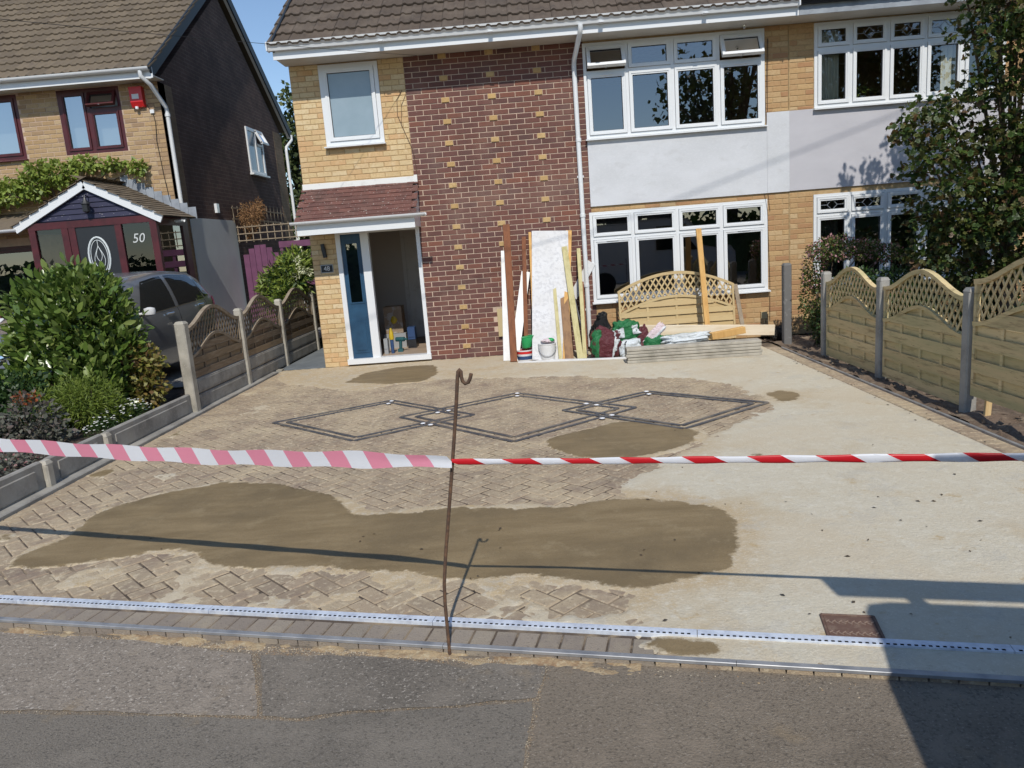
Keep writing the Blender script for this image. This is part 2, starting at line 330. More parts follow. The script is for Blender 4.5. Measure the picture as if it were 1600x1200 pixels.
    def mesh(s, name, mats, org=(0, 0, 0), smooth=False, fix=True):
        me = bpy.data.meshes.new(name); o = np.array(org, float)
        me.from_pydata([tuple(np.array(q) - o) for q in s.v], [], s.f)
        for mt in (mats if isinstance(mats, (list, tuple)) else [mats]): me.materials.append(mt)
        if any(s.m): me.polygons.foreach_set('material_index', s.m)
        if fix:
            bm = bmesh.new(); bm.from_mesh(me); bmesh.ops.recalc_face_normals(bm, faces=bm.faces); bm.to_mesh(me); bm.free()
        if smooth:
            me.polygons.foreach_set('use_smooth', [True] * len(me.polygons)); me.set_sharp_from_angle(angle=R(smooth if smooth > 1 else 40))
        me.update(); return me
    def build(s, name, mats, parent=None, smooth=False, kind=None, label=None, org=None, fix=True):
        """part of 'parent' (vertices given in world space); without parent a top-level object with origin org"""
        o0 = np.array(org if org is not None else (ORG.get(parent, (0, 0, 0)) if parent is not None else (0, 0, 0)), float)
        ob = link(name, s.mesh(name, mats, o0, smooth, fix), parent)
        if parent is None: ob.location = o0
        ORG[ob] = o0
        return tag(ob, label, None, None, kind)
def solid(name, mb, mats, label, cat, group=None, smooth=False):
    """a thing that is one mesh: origin at its base centre"""
    a = np.array(mb.v); o = np.array(((a[:, 0].min() + a[:, 0].max()) / 2, (a[:, 1].min() + a[:, 1].max()) / 2, a[:, 2].min()))
    return tag(mb.build(name, mats, None, smooth, org=o), label, cat, group)
def structure(name, mb, mats, smooth=False):
    return tag(mb.build(name, mats, None, smooth), kind='structure')
def fastmesh(name, V, Fq, mat, org=(0, 0, 0), mats=None):
    """V (n,3), Fq (k,4) or (k,3) index arrays"""
    me = bpy.data.meshes.new(name); V = np.asarray(V, np.float32) - np.array(org, np.float32); Fq = np.asarray(Fq, np.int32)
    me.vertices.add(len(V)); me.vertices.foreach_set('co', V.ravel())
    k = Fq.shape[1]; me.loops.add(Fq.size); me.loops.foreach_set('vertex_index', Fq.ravel())
    me.polygons.add(len(Fq)); me.polygons.foreach_set('loop_start', np.arange(0, Fq.size, k, dtype=np.int32))
    me.materials.append(mat); me.update(calc_edges=True); me.validate(); return me

# ---------------------------------------------------------------- numpy noise
_lat = rng.random((256, 256))
def vnoise(x, y, s=0):
    x = np.asarray(x) + 17.3 * s; y = np.asarray(y) + 9.1 * s
    i = np.floor(x).astype(int); j = np.floor(y).astype(int); a = x - i; b = y - j
    a = a * a * (3 - 2 * a); b = b * b * (3 - 2 * b); g = lambda p, q: _lat[p % 256, q % 256]
    return (g(i, j) * (1 - a) + g(i + 1, j) * a) * (1 - b) + (g(i, j + 1) * (1 - a) + g(i + 1, j + 1) * a) * b
def fbm(x, y, o=4, s=0):
    t = 0; amp = .5; tot = 0
    for k in range(o):
        t = t + amp * vnoise(x * 2 ** k, y * 2 ** k, s + k); tot += amp; amp *= .55
    return t / tot

# ---------------------------------------------------------------- bricks and tiles
def brick_mesh(name, L, H, mat, D=.03, c=.004, ax=0):
    """front face at y=0 looking to -y, centred in x and z"""
    h, k = L / 2, H / 2; j = lambda: random.uniform(-.0012, .0012)
    A = [(-h + c + j(), 0, -k + c + j()), (h - c + j(), 0, -k + c + j()), (h - c + j(), 0, k - c + j()), (-h + c + j(), 0, k - c + j())]
    B = [(-h, c, -k), (h, c, -k), (h, c, k), (-h, c, k)]; Cc = [(x, D, z) for x, y, z in B]
    mb = MB().add(A + B + Cc, [(0, 1, 2, 3)] + [(4 + i, 4 + (i + 1) % 4, (i + 1) % 4, i) for i in range(4)] + [(8 + i, 8 + (i + 1) % 4, 4 + (i + 1) % 4, 4 + i) for i in range(4)])
    return mb.mesh(name, mat, fix=True)
BC = {}
def lay_bricks(parent, bricks, mat, key, limit, y=0.0, name='brick'):
    """bricks: list of (x, z, L, H, proud); the nearest 'limit' become parts of their own, the rest one joined part"""
    o = ORG[parent]
    bricks = sorted(bricks, key=lambda b: (b[0] - CAM[0]) ** 2 + (b[1] - CAM[2]) ** 2)
    rest = MB()
    for i, (x, z, L, H, pr) in enumerate(bricks):
        k = (key, round(L, 3), round(H, 3), i % 3)
        if k not in BC: BC[k] = brick_mesh('brick', L, H, mat)
        me = BC[k]; yy = y - pr + random.uniform(-.0015, .0015)
        if i < limit:
            b = link(name, me, parent, (x - o[0], yy - o[1], z - o[2])); b.rotation_euler = (random.uniform(-.006, .006), random.uniform(-.004, .004), random.uniform(-.004, .004))
        else:
            rest.add([(v.co.x + x, v.co.y + yy, v.co.z + z) for v in me.vertices], [tuple(p.vertices) for p in me.polygons])
    if rest.v: rest.build('bricks', mat, parent, kind='stuff', fix=False)
def stretcher(x0, x1, z0, z1, holes=(), ch=.075, bl=.225, jt=.01, zbase=0.0, min_l=.035):
    out = []; k0 = int(round((z0 - zbase) / ch)); k1 = int(math.ceil((z1 - zbase) / ch - 1e-6))
    for k in range(k0, k1):
        a, b = max(zbase + k * ch, z0), min(zbase + k * ch + ch, z1)
        if b - a < .03: continue
        segs = [(x0, x1)]
        for (hx0, hx1, hz0, hz1) in holes:
            if a < hz1 - .004 and b > hz0 + .004:
                ns = []
                for s0, s1 in segs:
                    if hx1 <= s0 or hx0 >= s1: ns.append((s0, s1))
                    else:
                        if hx0 > s0: ns.append((s0, hx0))
                        if hx1 < s1: ns.append((hx1, s1))
                segs = ns
        off = (k % 2) * bl / 2 + random.choice((0, 0, .0))
        for s0, s1 in segs:
            i = math.floor((s0 - x0 - off) / bl) - 1; x = x0 + off + i * bl
            while x < s1:
                l, r = max(x, s0), min(x + bl, s1)
                if r - l > min_l + jt: out.append(((l + r) / 2, (a + b) / 2, r - l - jt, b - a - jt, 0))
                x += bl
    return out
def wall_cells(mb, x0, x1, z0, z1, holes, ya, yb, m=0):
    xs = sorted({x0, x1, *[h[0] for h in holes], *[h[1] for h in holes]}); zs = sorted({z0, z1, *[h[2] for h in holes], *[h[3] for h in holes]})
    xs = [x for x in xs if x0 <= x <= x1]; zs = [z for z in zs if z0 <= z <= z1]
    for i in range(len(xs) - 1):
        for j in range(len(zs) - 1):
            cx, cz = (xs[i] + xs[i + 1]) / 2, (zs[j] + zs[j + 1]) / 2
            if not any(h[0] < cx < h[1] and h[2] < cz < h[3] for h in holes): mb.box(xs[i], xs[i + 1], ya, yb, zs[j], zs[j + 1], m)
    return mb
def tile_mesh(name, wd, ln, mat, flat=False):
    """interlocking tile: x across, y up the slope, z out of the roof"""
    n = 1 if flat else 12; t = .012 if flat else .022; pr = []
    for i in range(n + 1):
        u = i / n; z = 0 if flat else .02 * max(0, math.sin(u * 4 * math.pi)) ** .8
        pr.append((-wd / 2 + u * wd * .995, z))
    vs = []; fs = []
    for x, z in pr: vs += [(x, 0, z), (x, ln, z), (x, 0, z - t), (x, ln, z - t)]
    for i in range(n):
        a, b = 4 * i, 4 * i + 4
        fs += [(a, b, b + 1, a + 1), (a + 2, b + 2, b, a)]
    fs += [(0, 1, 3, 2), (4 * n, 4 * n + 2, 4 * n + 3, 4 * n + 1)]
    return MB().add(vs, fs).mesh(name, mat, smooth=50)
def roof_slope(parent, x0, x1, ye, ze, pitch, length, tw, gauge, mat, limit, flat=False, sgn=1, facing=1):
    """tiles on a slope that rises towards +y*facing; eaves at (ye, ze)"""
    o = ORG[parent]; tl = gauge + .07; mes = [tile_mesh('tile', tw, tl, mat, flat) for _ in range(1)]
    rows = int(math.ceil(length / gauge)); cols = int(round((x1 - x0) / tw)); tw2 = (x1 - x0) / cols
    rest = MB(); cnt = 0; lift = .026 if not flat else .014
    for r in range(rows):
        for c in range(cols):
            x = x0 + (c + .5) * tw2; s = r * gauge - .03
            y = ye + facing * s * math.cos(pitch); z = ze + s * math.sin(pitch)
            Mx = Matrix.Translation((x, y, z)) @ Matrix.Rotation(0 if facing > 0 else math.pi, 4, 'Z') @ Matrix.Rotation(pitch - math.atan2(lift, gauge), 4, 'X') @ Matrix.Rotation(random.uniform(-.012, .012), 4, 'Y') @ Matrix.Translation((0, 0, lift + random.uniform(-.003, .004)))
            if cnt < limit and facing > 0:
                b = link('tile', mes[0], parent); b.matrix_local = Matrix.Translation(-Vector(o)) @ Mx; cnt += 1
            else:
                rest.add([Mx @ v.co for v in mes[0].vertices], [tuple(p.vertices) for p in mes[0].polygons])
    if rest.v: rest.build('roof_tiles', mat, parent, kind='stuff', fix=False)

# ---------------------------------------------------------------- windows
def window(parent, x0, x1, z0, z1, cols, zt=None, y=0.0, frame='upvc', pane='glass', fw=.045, sw=.05, opened=(), sill=True, handles=True, lead=False, toponly=None):
    """cols: x of the divisions (inner); zt: transom height; opened: columns whose top light is ajar"""
    fm = MT[frame]; xs = [x0] + list(cols) + [x1]
    mb = MB(); ya, yb = y - .012, y + .06
    mb.box(x0, x1, ya, yb, z0, z0 + fw); mb.box(x0, x1, ya, yb, z1 - fw, z1)
    mb.box(x0, x0 + fw, ya, yb, z0 + fw, z1 - fw); mb.box(x1 - fw, x1, ya, yb, z0 + fw, z1 - fw)
    for c in cols: mb.box(c - fw / 2, c + fw / 2, ya, yb, z0 + fw, z1 - fw)
    if zt:
        for i in range(len(xs) - 1):
            l = xs[i] + (fw if i == 0 else fw / 2); r = xs[i + 1] - (fw if i == len(xs) - 2 else fw / 2)
            if toponly is None or i in toponly: mb.box(l, r, ya + .001, yb, zt - fw / 2, zt + fw / 2)
    W = mb.build('window', fm, parent)
    for i in range(len(xs) - 1):
        l = xs[i] + (fw if i == 0 else fw / 2); r = xs[i + 1] - (fw if i == len(xs) - 2 else fw / 2)
        cells = [(z0 + fw, z1 - fw, False)]
        if zt and (toponly is None or i in toponly): cells = [(z0 + fw, zt - fw / 2, False), (zt + fw / 2, z1 - fw, True)]
        for (a, b, top) in cells:
            s = MB(); g = .004; l2, r2, a2, b2 = l + g, r - g, a + g, b - g; f0, f1 = y - .03, y + .03
            # mitred, stepped sash
            def rim(e0, e1, yy0, yy1):
                s.box(l2 + e0, r2 - e0, yy0, yy1, a2 + e0, a2 + e1); s.box(l2 + e0, r2 - e0, yy0, yy1, b2 - e1, b2 - e0)
                s.box(l2 + e0, l2 + e1, yy0, yy1, a2 + e1, b2 - e1); s.box(r2 - e1, r2 - e0, yy0, yy1, a2 + e1, b2 - e1)
            rim(0, sw * .6, f0, f1); rim(sw * .6, sw, f0 + .008, f1)
            gsk = MB(); 
            e = sw; 
            gsk.box(l2 + e, r2 - e, y - .004, y + .02, a2 + e, a2 + e + .006); gsk.box(l2 + e, r2 - e, y - .004, y + .02, b2 - e - .006, b2 - e)
            gsk.box(l2 + e, l2 + e + .006, y - .004, y + .02, a2 + e + .006, b2 - e - .006); gsk.box(r2 - e - .006, r2 - e, y - .004, y + .02, a2 + e + .006, b2 - e - .006)
            p = MB().add([(l2 + sw * .9, y + .008, a2 + sw * .9), (r2 - sw * .9, y + .008, a2 + sw * .9), (r2 - sw * .9, y + .008, b2 - sw * .9), (l2 + sw * .9, y + .008, b2 - sw * .9)], [(0, 1, 2, 3)])
            jt = random.uniform(-.004, .004); p.v = [(q[0], q[1] + jt * (q[0] - l2) + jt * .6 * (q[2] - a2), q[2]) for q in p.v]
            parts = [(s, 'sash', fm), (gsk, 'glazing_seal', MT['seal']), (p, 'pane', MT[pane] if isinstance(pane, str) else pane)]
            if top and i in opened:
                ang = R(27); hz, hy = b2, y - .03
                def rot(q):
                    dy, dz = q[1] - hy, q[2] - hz
                    return (q[0], hy + dy * math.cos(ang) + dz * math.sin(ang), hz - dy * math.sin(ang) + dz * math.cos(ang))
                for mbx, _, _ in parts: mbx.xf(rot)
                parts.append((MB().box((l + r) / 2 - .01, (l + r) / 2 + .01, y - .17, y - .01, a + .02, a + .028), 'window_stay', MT['alu']))
            elif top and lead:
                d = MB(); cx, cz = (l + r) / 2, (a + b) / 2; yy = y + .002; q = .075
                for A_, B_ in (((cx - q, cz), (cx, cz + q)), ((cx, cz + q), (cx + q, cz)), ((cx + q, cz), (cx, cz - q)), ((cx, cz - q), (cx - q, cz)), ((l2 + sw, cz), (cx - q, cz)), ((cx + q, cz), (r2 - sw, cz))):
                    d.bar((A_[0], yy, A_[1]), (B_[0], yy, B_[1]), .006, .004, (0, 1, 0), .001)
                parts.append((d, 'lead_came', MT['lead']))
            for mbx, nm, mt in parts: mbx.build(nm, mt, W)
            if handles and not top and i in (0, len(xs) - 2):
                MB().bar(((l + r) / 2 - .09, y - .034, b2 - sw * .4), ((l + r) / 2 + .09, y - .034, b2 - sw * .4), .016, .010, (0, 1, 0)).build('trickle_vent', fm, W)
    if sill:
        MB().prism([(y - .085, z0 - .028), (y - .085, z0 - .012), (y + .03, z0 + .004), (y + .03, z0 - .028)], 0, x0 - .02, x1 + .02).build('sill', fm, W)
    return W

# ================================================================= THE GROUND
EX = np.array([.9778, -.2097]); EN = np.array([.2097, .9778]); E0 = np.array([-1.19, -7.84])   # front edge line of the drive
def off(x, y): return (np.asarray(x) - E0[0]) * EN[0] + (np.asarray(y) - E0[1]) * EN[1]
def ept(s, o): return E0 + EX * s + EN * o
XL, XR = -2.33, 4.80
CH0, CH1 = .19, .245

def attr_mat_slurry():
    m, n, b, o = _new('cement_slurry'); vec = _pos(n)
    aw = n.nodes.new('ShaderNodeAttribute'); aw.attribute_name = 'wet'; at = n.nodes.new('ShaderNodeAttribute'); at.attribute_name = 'tan'
    tan = _range(n, _math(n, 'ADD', at.outputs['Fac'], _math(n, 'MULTIPLY', _math(n, 'SUBTRACT', _noise(n, vec, 2.2, 6), .5), 1.5)), .15, .85)
    c = _mix(n, tan, (.54, .49, .385), (.46, .355, .22))
    c = _mix(n, _math(n, 'MULTIPLY', _range(n, _noise(n, vec, 14, 7, .7), .5, .68), .6), c, (.64, .605, .515))
    c = _mix(n, _math(n, 'MULTIPLY', _range(n, _noise(n, vec, 32, 8, .75), .56, .64), .55), c, (.40, .345, .26))
    c = _mix(n, _math(n, 'MULTIPLY', _range(n, _noise(n, vec, 2.6, 9, .75), .54, .60), .45), c, (.44, .415, .36))
    c = _mix(n, _math(n, 'MULTIPLY', _range(n, _noise(n, vec, 1.5, 8, .7), .52, .66), .7), c, (.47, .38, .25))
    c = _mix(n, _math(n, 'MULTIPLY', _range(n, _noise(n, vec, .7, 8, .72), .47, .60), .7), c, (.53, .455, .335))
    c = _mix(n, _math(n, 'MULTIPLY', _range(n, _noise(n, vec, 3.4, 7, .7), .60, .68), .7), c, (.43, .31, .16))
    c = _mix(n, _math(n, 'MULTIPLY', _range(n, _noise(n, vec, 60, 5, .7), .62, .72), .5), c, (.32, .27, .2))
    c = _mix(n, _math(n, 'MULTIPLY', _range(n, _noise(n, vec, 95, 4, .7), .56, .68), .45), c, (.74, .70, .60))
    wet = _range(n, _math(n, 'ADD', aw.outputs['Fac'], _math(n, 'MULTIPLY', _math(n, 'SUBTRACT', _noise(n, vec, 11, 9, .75), .5), 1.5)), .40, .60)
    mp = n.nodes.new('ShaderNodeMapping'); mp.inputs['Rotation'].default_value = (0, 0, 1.05); mp.inputs['Scale'].default_value = (1, 5, 1); n.links.new(vec, mp.inputs['Vector'])
    wc = _mix(n, _range(n, _noise(n, mp.outputs[0], 1.6, 5), .35, .7), (.19, .137, .070), (.275, .205, .112))
    wc = _mix(n, _range(n, _noise(n, vec, 1.1, 7, .65), .45, .65), wc, (.165, .122, .066))
    wc = _mix(n, _math(n, 'MULTIPLY', _range(n, _noise(n, vec, 4.0, 9, .75), .54, .66), .6), wc, (.29, .225, .13))
    wc = _mix(n, _math(n, 'MULTIPLY', _range(n, _noise(n, vec, 120, 4, .7), .52, .66), .4), wc, (.11, .08, .045))
    wc = _mix(n, _math(n, 'MULTIPLY', _range(n, _noise(n, vec, 90, 3), .66, .74), .6), wc, (.36, .29, .19))
    c = _mix(n, wet, c, wc); n.links.new(c, b.inputs['Base Color'])
    rr = n.nodes.new('ShaderNodeMapRange'); n.links.new(wet, rr.inputs[0]); rr.inputs[3].default_value = .95; rr.inputs[4].default_value = .62
    n.links.new(rr.outputs[0], b.inputs['Roughness']); b.inputs['Specular IOR Level'].default_value = .35
    h = _math(n, 'ADD', _noise(n, vec, 55, 8, .7), _math(n, 'MULTIPLY', _noise(n, vec, 7, 5), .8))
    bn = n.nodes.new('ShaderNodeBump'); bn.inputs['Distance'].default_value = .008; n.links.new(h, bn.inputs['Height'])
    st = n.nodes.new('ShaderNodeMapRange'); n.links.new(wet, st.inputs[0]); st.inputs[3].default_value = .85; st.inputs[4].default_value = .38
    n.links.new(st.outputs[0], bn.inputs['Strength']); n.links.new(bn.outputs[0], b.inputs['Normal'])
    return m
MT['slurry'] = attr_mat_slurry()
MT['paver'] = M('block_paver', (0, 0, 0), .93, rnd=[(.30, .225, .155), (.34, .265, .185), (.27, .21, .15), (.32, .24, .165), (.37, .285, .20), (.285, .215, .15)],
                layers=[((.48, .385, .255), 1.6, .40, .66, .85), ((.56, .47, .33), 26, .53, .62, .65), ((.17, .13, .105), 60, .57, .68, .6), ((.20, .145, .115), 4.5, .52, .68, .6)], bump=(150, .9, .006))
MT['paver_f'] = M('grey_block_paver', (0, 0, 0), .93, rnd=[(.26, .22, .175), (.30, .25, .20), (.24, .20, .165), (.28, .23, .18)],
                  layers=[((.38, .32, .23), 5, .5, .72, .6), ((.11, .095, .08), 60, .58, .72, .7), ((.42, .38, .31), 80, .64, .74, .7)], bump=(150, .9, .006))
MT['joint'] = M('joint_sand', (.075, .055, .040), .98, layers=[((.24, .185, .125), 2.3, .46, .62), ((.30, .23, .15), 11, .52, .66, .7)], bump=(60, .5, .005))
def asphalt(name, a, b, sp, rough=.9, speck=.6, sc=120):
    return M(name, a, rough, layers=[(b, 1.3, .35, .7), (tuple(x * .68 for x in a), .9, .52, .66, .7), (tuple(x * .45 for x in a), sc * .6, .52, .64, .75), (sp, sc * .8, .58, .66, speck), (tuple(x * 1.35 for x in a), 7, .5, .68, .6), ((.27, .20, .12), 3.1, .62, .72, .5)], bump=(sc, 1, .008))
MT['asph'] = asphalt('brownish_asphalt', (.20, .162, .122), (.23, .19, .142), (.40, .35, .29), .9, .45)
MT['asph_l'] = asphalt('coarse_pale_asphalt', (.24, .202, .162), (.27, .228, .184), (.56, .50, .43), .9, .75, 90)
MT['asph_d'] = asphalt('coarse_dark_asphalt', (.18, .155, .126), (.205, .178, .145), (.48, .43, .37), .9, .7, 105)
MT['asph_s'] = asphalt('smooth_grey_asphalt', (.19, .166, .136), (.215, .188, .153), (.38, .34, .30), .9, .45, 150)
MT['sand'] = M('spilled_sand', (.40, .30, .18), .98, layers=[((.26, .16, .09), 12, .45, .7), ((.50, .42, .28), 40, .5, .7)], bump=(70, 1, .012))
MT['grass'] = M('rough_ground', (.07, .085, .03), .98, layers=[((.12, .11, .06), 3, .4, .7)], bump=(20, 1, .04))
MT['inlay'] = M('dark_inlay_strip', (.085, .088, .10), .45, metal=.3, layers=[((.24, .21, .17), 5, .45, .68, .8)])

def in_poly(X, Y, poly):
    X = np.asarray(X); Y = np.asarray(Y); ins = np.zeros(X.shape, bool); n = len(poly)
    for i in range(n):
        x0, y0 = poly[i]; x1, y1 = poly[(i + 1) % n]
        c = ((y0 > Y) != (y1 > Y)); t = (Y - y0) / ((y1 - y0) if abs(y1 - y0) > 1e-12 else 1e-12)
        ins ^= c & (X < x0 + t * (x1 - x0))
    return ins
def px(poly): return [gz(u, v) for u, v in poly]
WET = [px(q) for q in (
    [(8, 886), (40, 866), (100, 842), (150, 805), (185, 790), (240, 775), (300, 765), (350, 755), (420, 755), (470, 762), (515, 772), (540, 790), (560, 803), (600, 806), (650, 803), (690, 797), (760, 795), (830, 796), (880, 794), (930, 785), (985, 780), (1040, 783), (1110, 790), (1140, 800), (1152, 822), (1150, 855), (1142, 890), (1100, 904), (1040, 914), (990, 917), (930, 913), (880, 904), (830, 900), (760, 904), (690, 902), (650, 894), (570, 893), (520, 887), (455, 888), (400, 888), (335, 884), (292, 860), (240, 862), (150, 876), (70, 888)],
    [(846, 690), (880, 680), (930, 668), (965, 658), (1010, 660), (1060, 668), (1096, 675), (1075, 692), (1040, 705), (1005, 715), (935, 718), (890, 710), (860, 700)],
    [(542, 598), (572, 583), (620, 574), (680, 570), (684, 586), (660, 596), (605, 601)],
    [(1197, 616), (1228, 609), (1251, 616), (1243, 626), (1225, 629), (1207, 623)],
    [(990, 1004), (1030, 995), (1080, 999), (1132, 1008), (1130, 1020), (1060, 1018), (1000, 1013)],
    [(1162, 712), (1180, 709), (1203, 713), (1185, 717)], [(136, 745), (160, 735), (182, 733), (160, 748)],
    [(258, 684), (275, 675), (284, 674), (270, 684)], [(0, 838), (30, 832), (20, 842), (0, 848)])]
COVER = [px([(430, 598), (560, 612), (690, 590), (800, 592), (900, 588), (1000, 590), (1085, 590), (1135, 600), (1180, 612), (1207, 632), (1165, 655), (1110, 685), (1060, 712), (1015, 732), (992, 748), (985, 770), (930, 800), (955, 925), (985, 962), (1010, 985), (1000, 1030), (1500, 1090), (1900, 1100), (1900, 700), (1320, 560), (1200, 530), (900, 540), (700, 545), (440, 565)])]
def rast():
    xs = np.arange(XL, XR + .001, .02); a = np.arange(-9.35, -6.0, .0125); b = np.arange(-6.0, -3.5, .02); c = np.arange(-3.5, .001, .035)
    ys = np.concatenate([a, b, c, [0.0]]); X, Y = np.meshgrid(xs, ys)
    # uniform raster for masks
    g = .02; ux = np.arange(XL - .5, XR + .5, g); uy = np.arange(-9.9, .5, g); UX, UY = np.meshgrid(ux, uy)
    wx = UX + .10 * (fbm(UX * 2.2, UY * 2.2, 4, 3) - .5) + .10 * (fbm(UX * 9, UY * 9, 4, 5) - .5)
    wy = UY + .10 * (fbm(UX * 2.2, UY * 2.2, 4, 8) - .5) + .10 * (fbm(UX * 9, UY * 9, 4, 6) - .5)
    def blur(A, r):
        k = max(1, int(round(r / g)))
        for _ in range(2):
            for ax in (0, 1):
                P = np.concatenate([np.repeat(np.take(A, [0], ax), k, ax), A, np.repeat(np.take(A, [-1], ax), k, ax)], ax)
                Cs = np.cumsum(P, ax); Cs = np.concatenate([np.zeros_like(np.take(Cs, [0], ax)), Cs], ax); n = A.shape[ax]
                A = (np.take(Cs, range(2 * k + 1, 2 * k + 1 + n), ax) - np.take(Cs, range(0, n), ax)) / (2 * k + 1)
        return A
    wet = np.zeros(UX.shape)
    for q in WET: wet = np.maximum(wet, in_poly(wx, wy, q).astype(float))
    cov = np.zeros(UX.shape)
    for q in COVER: cov = np.maximum(cov, in_poly(wx, wy, q).astype(float))
    halo = np.clip(blur(wet, .11) * 2.4, 0, 1) * np.clip(.15 + 2.6 * (fbm(UX * 1.9, UY * 1.9, 4, 21) - .3), .15, 1)
    C = np.maximum(np.maximum(blur(cov, .15), halo * .85), wet)
    C = C + .85 * (fbm(UX * 5, UY * 5, 5, 1) - .5) + .22 * (fbm(UX * 30, UY * 30, 3, 2) - .5)
    # thin film creeping over the paving on the left and at the back
    film = np.clip((fbm(UX * 1.5, UY * 1.5, 5, 11) - .47) * 2.4, 0, .46); left = np.clip((.9 - UX) / 2.6, 0, 1) * np.clip((UY + 7.4) / 1.2, 0, 1)
    frt = np.clip((-7.0 - UY) / .25, 0, 1) * np.clip((fbm(UX * 3.3, UY * 3.3, 5, 41) - .36) * 2.6, 0, .62) * (off(UX, UY) > .25)
    C = np.maximum(C, frt * (1 + .8 * (fbm(UX * 16, UY * 16, 4, 43) - .5)))
    C = np.maximum(C, film * (.35 + .9 * left) + .16 * (fbm(UX * 30, UY * 30, 3, 2) - .5))
    C = np.maximum(C, wet)
    W = blur(wet, .045); T = np.clip(blur(wet, .24) * 2.6, 0, 1) * 1.0 + .55 * np.clip((2.6 - UX) / 2.0, 0, 1) + .25 * np.clip((UY + 3.2) / 1.5, 0, 1)
    def smp(A):
        fi = (Y - uy[0]) / g; fj = (X - ux[0]) / g; i = np.floor(fi).astype(int); j = np.floor(fj).astype(int); p = fi - i; q = fj - j
        return (A[i, j] * (1 - q) + A[i, j + 1] * q) * (1 - p) + (A[i + 1, j] * (1 - q) + A[i + 1, j + 1] * q) * p
    return X, Y, smp(C), smp(W), smp(T)
GX, GY, GC, GW, GT = rast()
t = np.clip((GC - .22) / .5, 0, 1); t = t * t * (3 - 2 * t)
GZ = -.0105 + .0150 * t + .0012 * (fbm(GX * 18, GY * 18, 3, 4) - .5) * t
GZ = GZ + .004 * np.clip(GW, 0, 1) * 0
ny, nx = GX.shape
idx = np.arange(nx * ny).reshape(ny, nx)
O_ = off(GX, GY); ok = (O_ > .012)
fq = np.stack([idx[:-1, :-1], idx[:-1, 1:], idx[1:, 1:], idx[1:, :-1]], -1)
keep = ok[:-1, :-1] & ok[:-1, 1:] & ok[1:, 1:] & ok[1:, :-1]
fq = fq[keep]
used = np.unique(fq); remap = -np.ones(nx * ny, int); remap[used] = np.arange(len(used))
drive_mb = MB()
_fl = lambda x, o: E0[1] + (o - (x - E0[0]) * EN[0]) / EN[1]
drive_mb.add([(XL, _fl(XL, .03), -.0055), (5.0, _fl(5.0, .03), -.0055), (5.0, 0.02, -.0055), (XL, 0.02, -.0055), (XL, _fl(XL, .03), -.15), (5.0, _fl(5.0, .03), -.15)], [(0, 1, 2, 3), (4, 5, 1, 0)])
DRIVE = structure('driveway', drive_mb, MT['joint']); ORG[DRIVE] = np.zeros(3)
V = np.stack([GX.ravel(), GY.ravel(), GZ.ravel()], 1)[used]
sm = fastmesh('slurry', V, remap[fq], MT['slurry'])
for nm, A in (('wet', GW), ('tan', GT)):
    at = sm.attributes.new(nm, 'FLOAT', 'POINT'); at.data.foreach_set('value', A.ravel()[used].astype(np.float32))
sm.polygons.foreach_set('use_smooth', [True] * len(sm.polygons))
tag(link('slurry', sm, DRIVE), kind='stuff')

# ---- block paving (45 degree herringbone, 200 x 100 blocks) and the soldier row on the front edge
def clip(poly, a, b, c):
    out = []; n = len(poly)
    for i in range(n):
        p, q = poly[i], poly[(i + 1) % n]; dp = a * p[0] + b * p[1] + c; dq = a * q[0] + b * q[1] + c
        if dp >= 0: out.append(p)
        if (dp >= 0) != (dq >= 0):
            t = dp / (dp - dq); out.append((p[0] + t * (q[0] - p[0]), p[1] + t * (q[1] - p[1])))
    return out
def paver_into(mb, poly, z, c=.006, D=.06):
    P = np.array(poly); cen = P.mean(0); n = len(P)
    if n < 3: return
    inn = cen + (P - cen) * (1 - c / max(.02, np.abs(P - cen).max(0).min() + 1e-6)); 
    vs = [(*q, z) for q in inn] + [(*q, z - c) for q in P] + [(*q, z - D) for q in P]
    mb.add(vs, [tuple(range(n))] + [(n + i, n + (i + 1) % n, (i + 1) % n, i) for i in range(n)] + [(2 * n + i, 2 * n + (i + 1) % n, n + (i + 1) % n, n + i) for i in range(n)])
def block_mesh(L, W_, mat):
    mb = MB(); paver_into(mb, [(-L / 2, -W_ / 2), (L / 2, -W_ / 2), (L / 2, W_ / 2), (-L / 2, W_ / 2)], 0); return mb.mesh('paver', mat)
pvm = [block_mesh(.1930, .0930, MT['paver']) for _ in range(2)]; pvf = [block_mesh(.0935, .162, MT['paver_f'])]
cand = []; a45 = math.cos(math.pi / 4); u0 = np.array([a45, a45]); v0 = np.array([-a45, a45]); OR = np.array([1.36, -4.0])
cutp = MB()
for i in range(-75, 76):
    for j in range(-75, 76):
        k = (i - j) % 4
        if k == 0: cu, cv, rot = i + 1.0, j + .5, math.pi / 4
        elif k == 3: cu, cv, rot = i + .5, j + 1.0, -math.pi / 4
        else: continue
        q = OR + u0 * cu * .1 + v0 * cv * .1
        if q[0] < XL - .1 or q[0] > XR + .1 or q[1] > -.1 or off(*q) < CH1 - .1: continue
        o = off(*q); m_ = .105
        if o > CH1 + m_ and XL + m_ < q[0] < XR - m_ and q[1] < -.22: cand.append((q[0], q[1], rot))
        else:
            L_, W_ = .0965, .0465; cs, sn = math.cos(rot), math.sin(rot)
            P = [(q[0] + x * cs - y * sn, q[1] + x * sn + y * cs) for x, y in ((-L_, -W_), (L_, -W_), (L_, W_), (-L_, W_))]
            P = clip(P, EN[0], EN[1], -(E0 @ EN) - CH1 + .002); P = clip(P, 1, 0, -XL); P = clip(P, -1, 0, XR)
            if len(P) >= 3: paver_into(cutp, P, random.uniform(-.001, .001))
fw_ang = math.atan2(EX[1], EX[0]); sold = []
s = -1.2
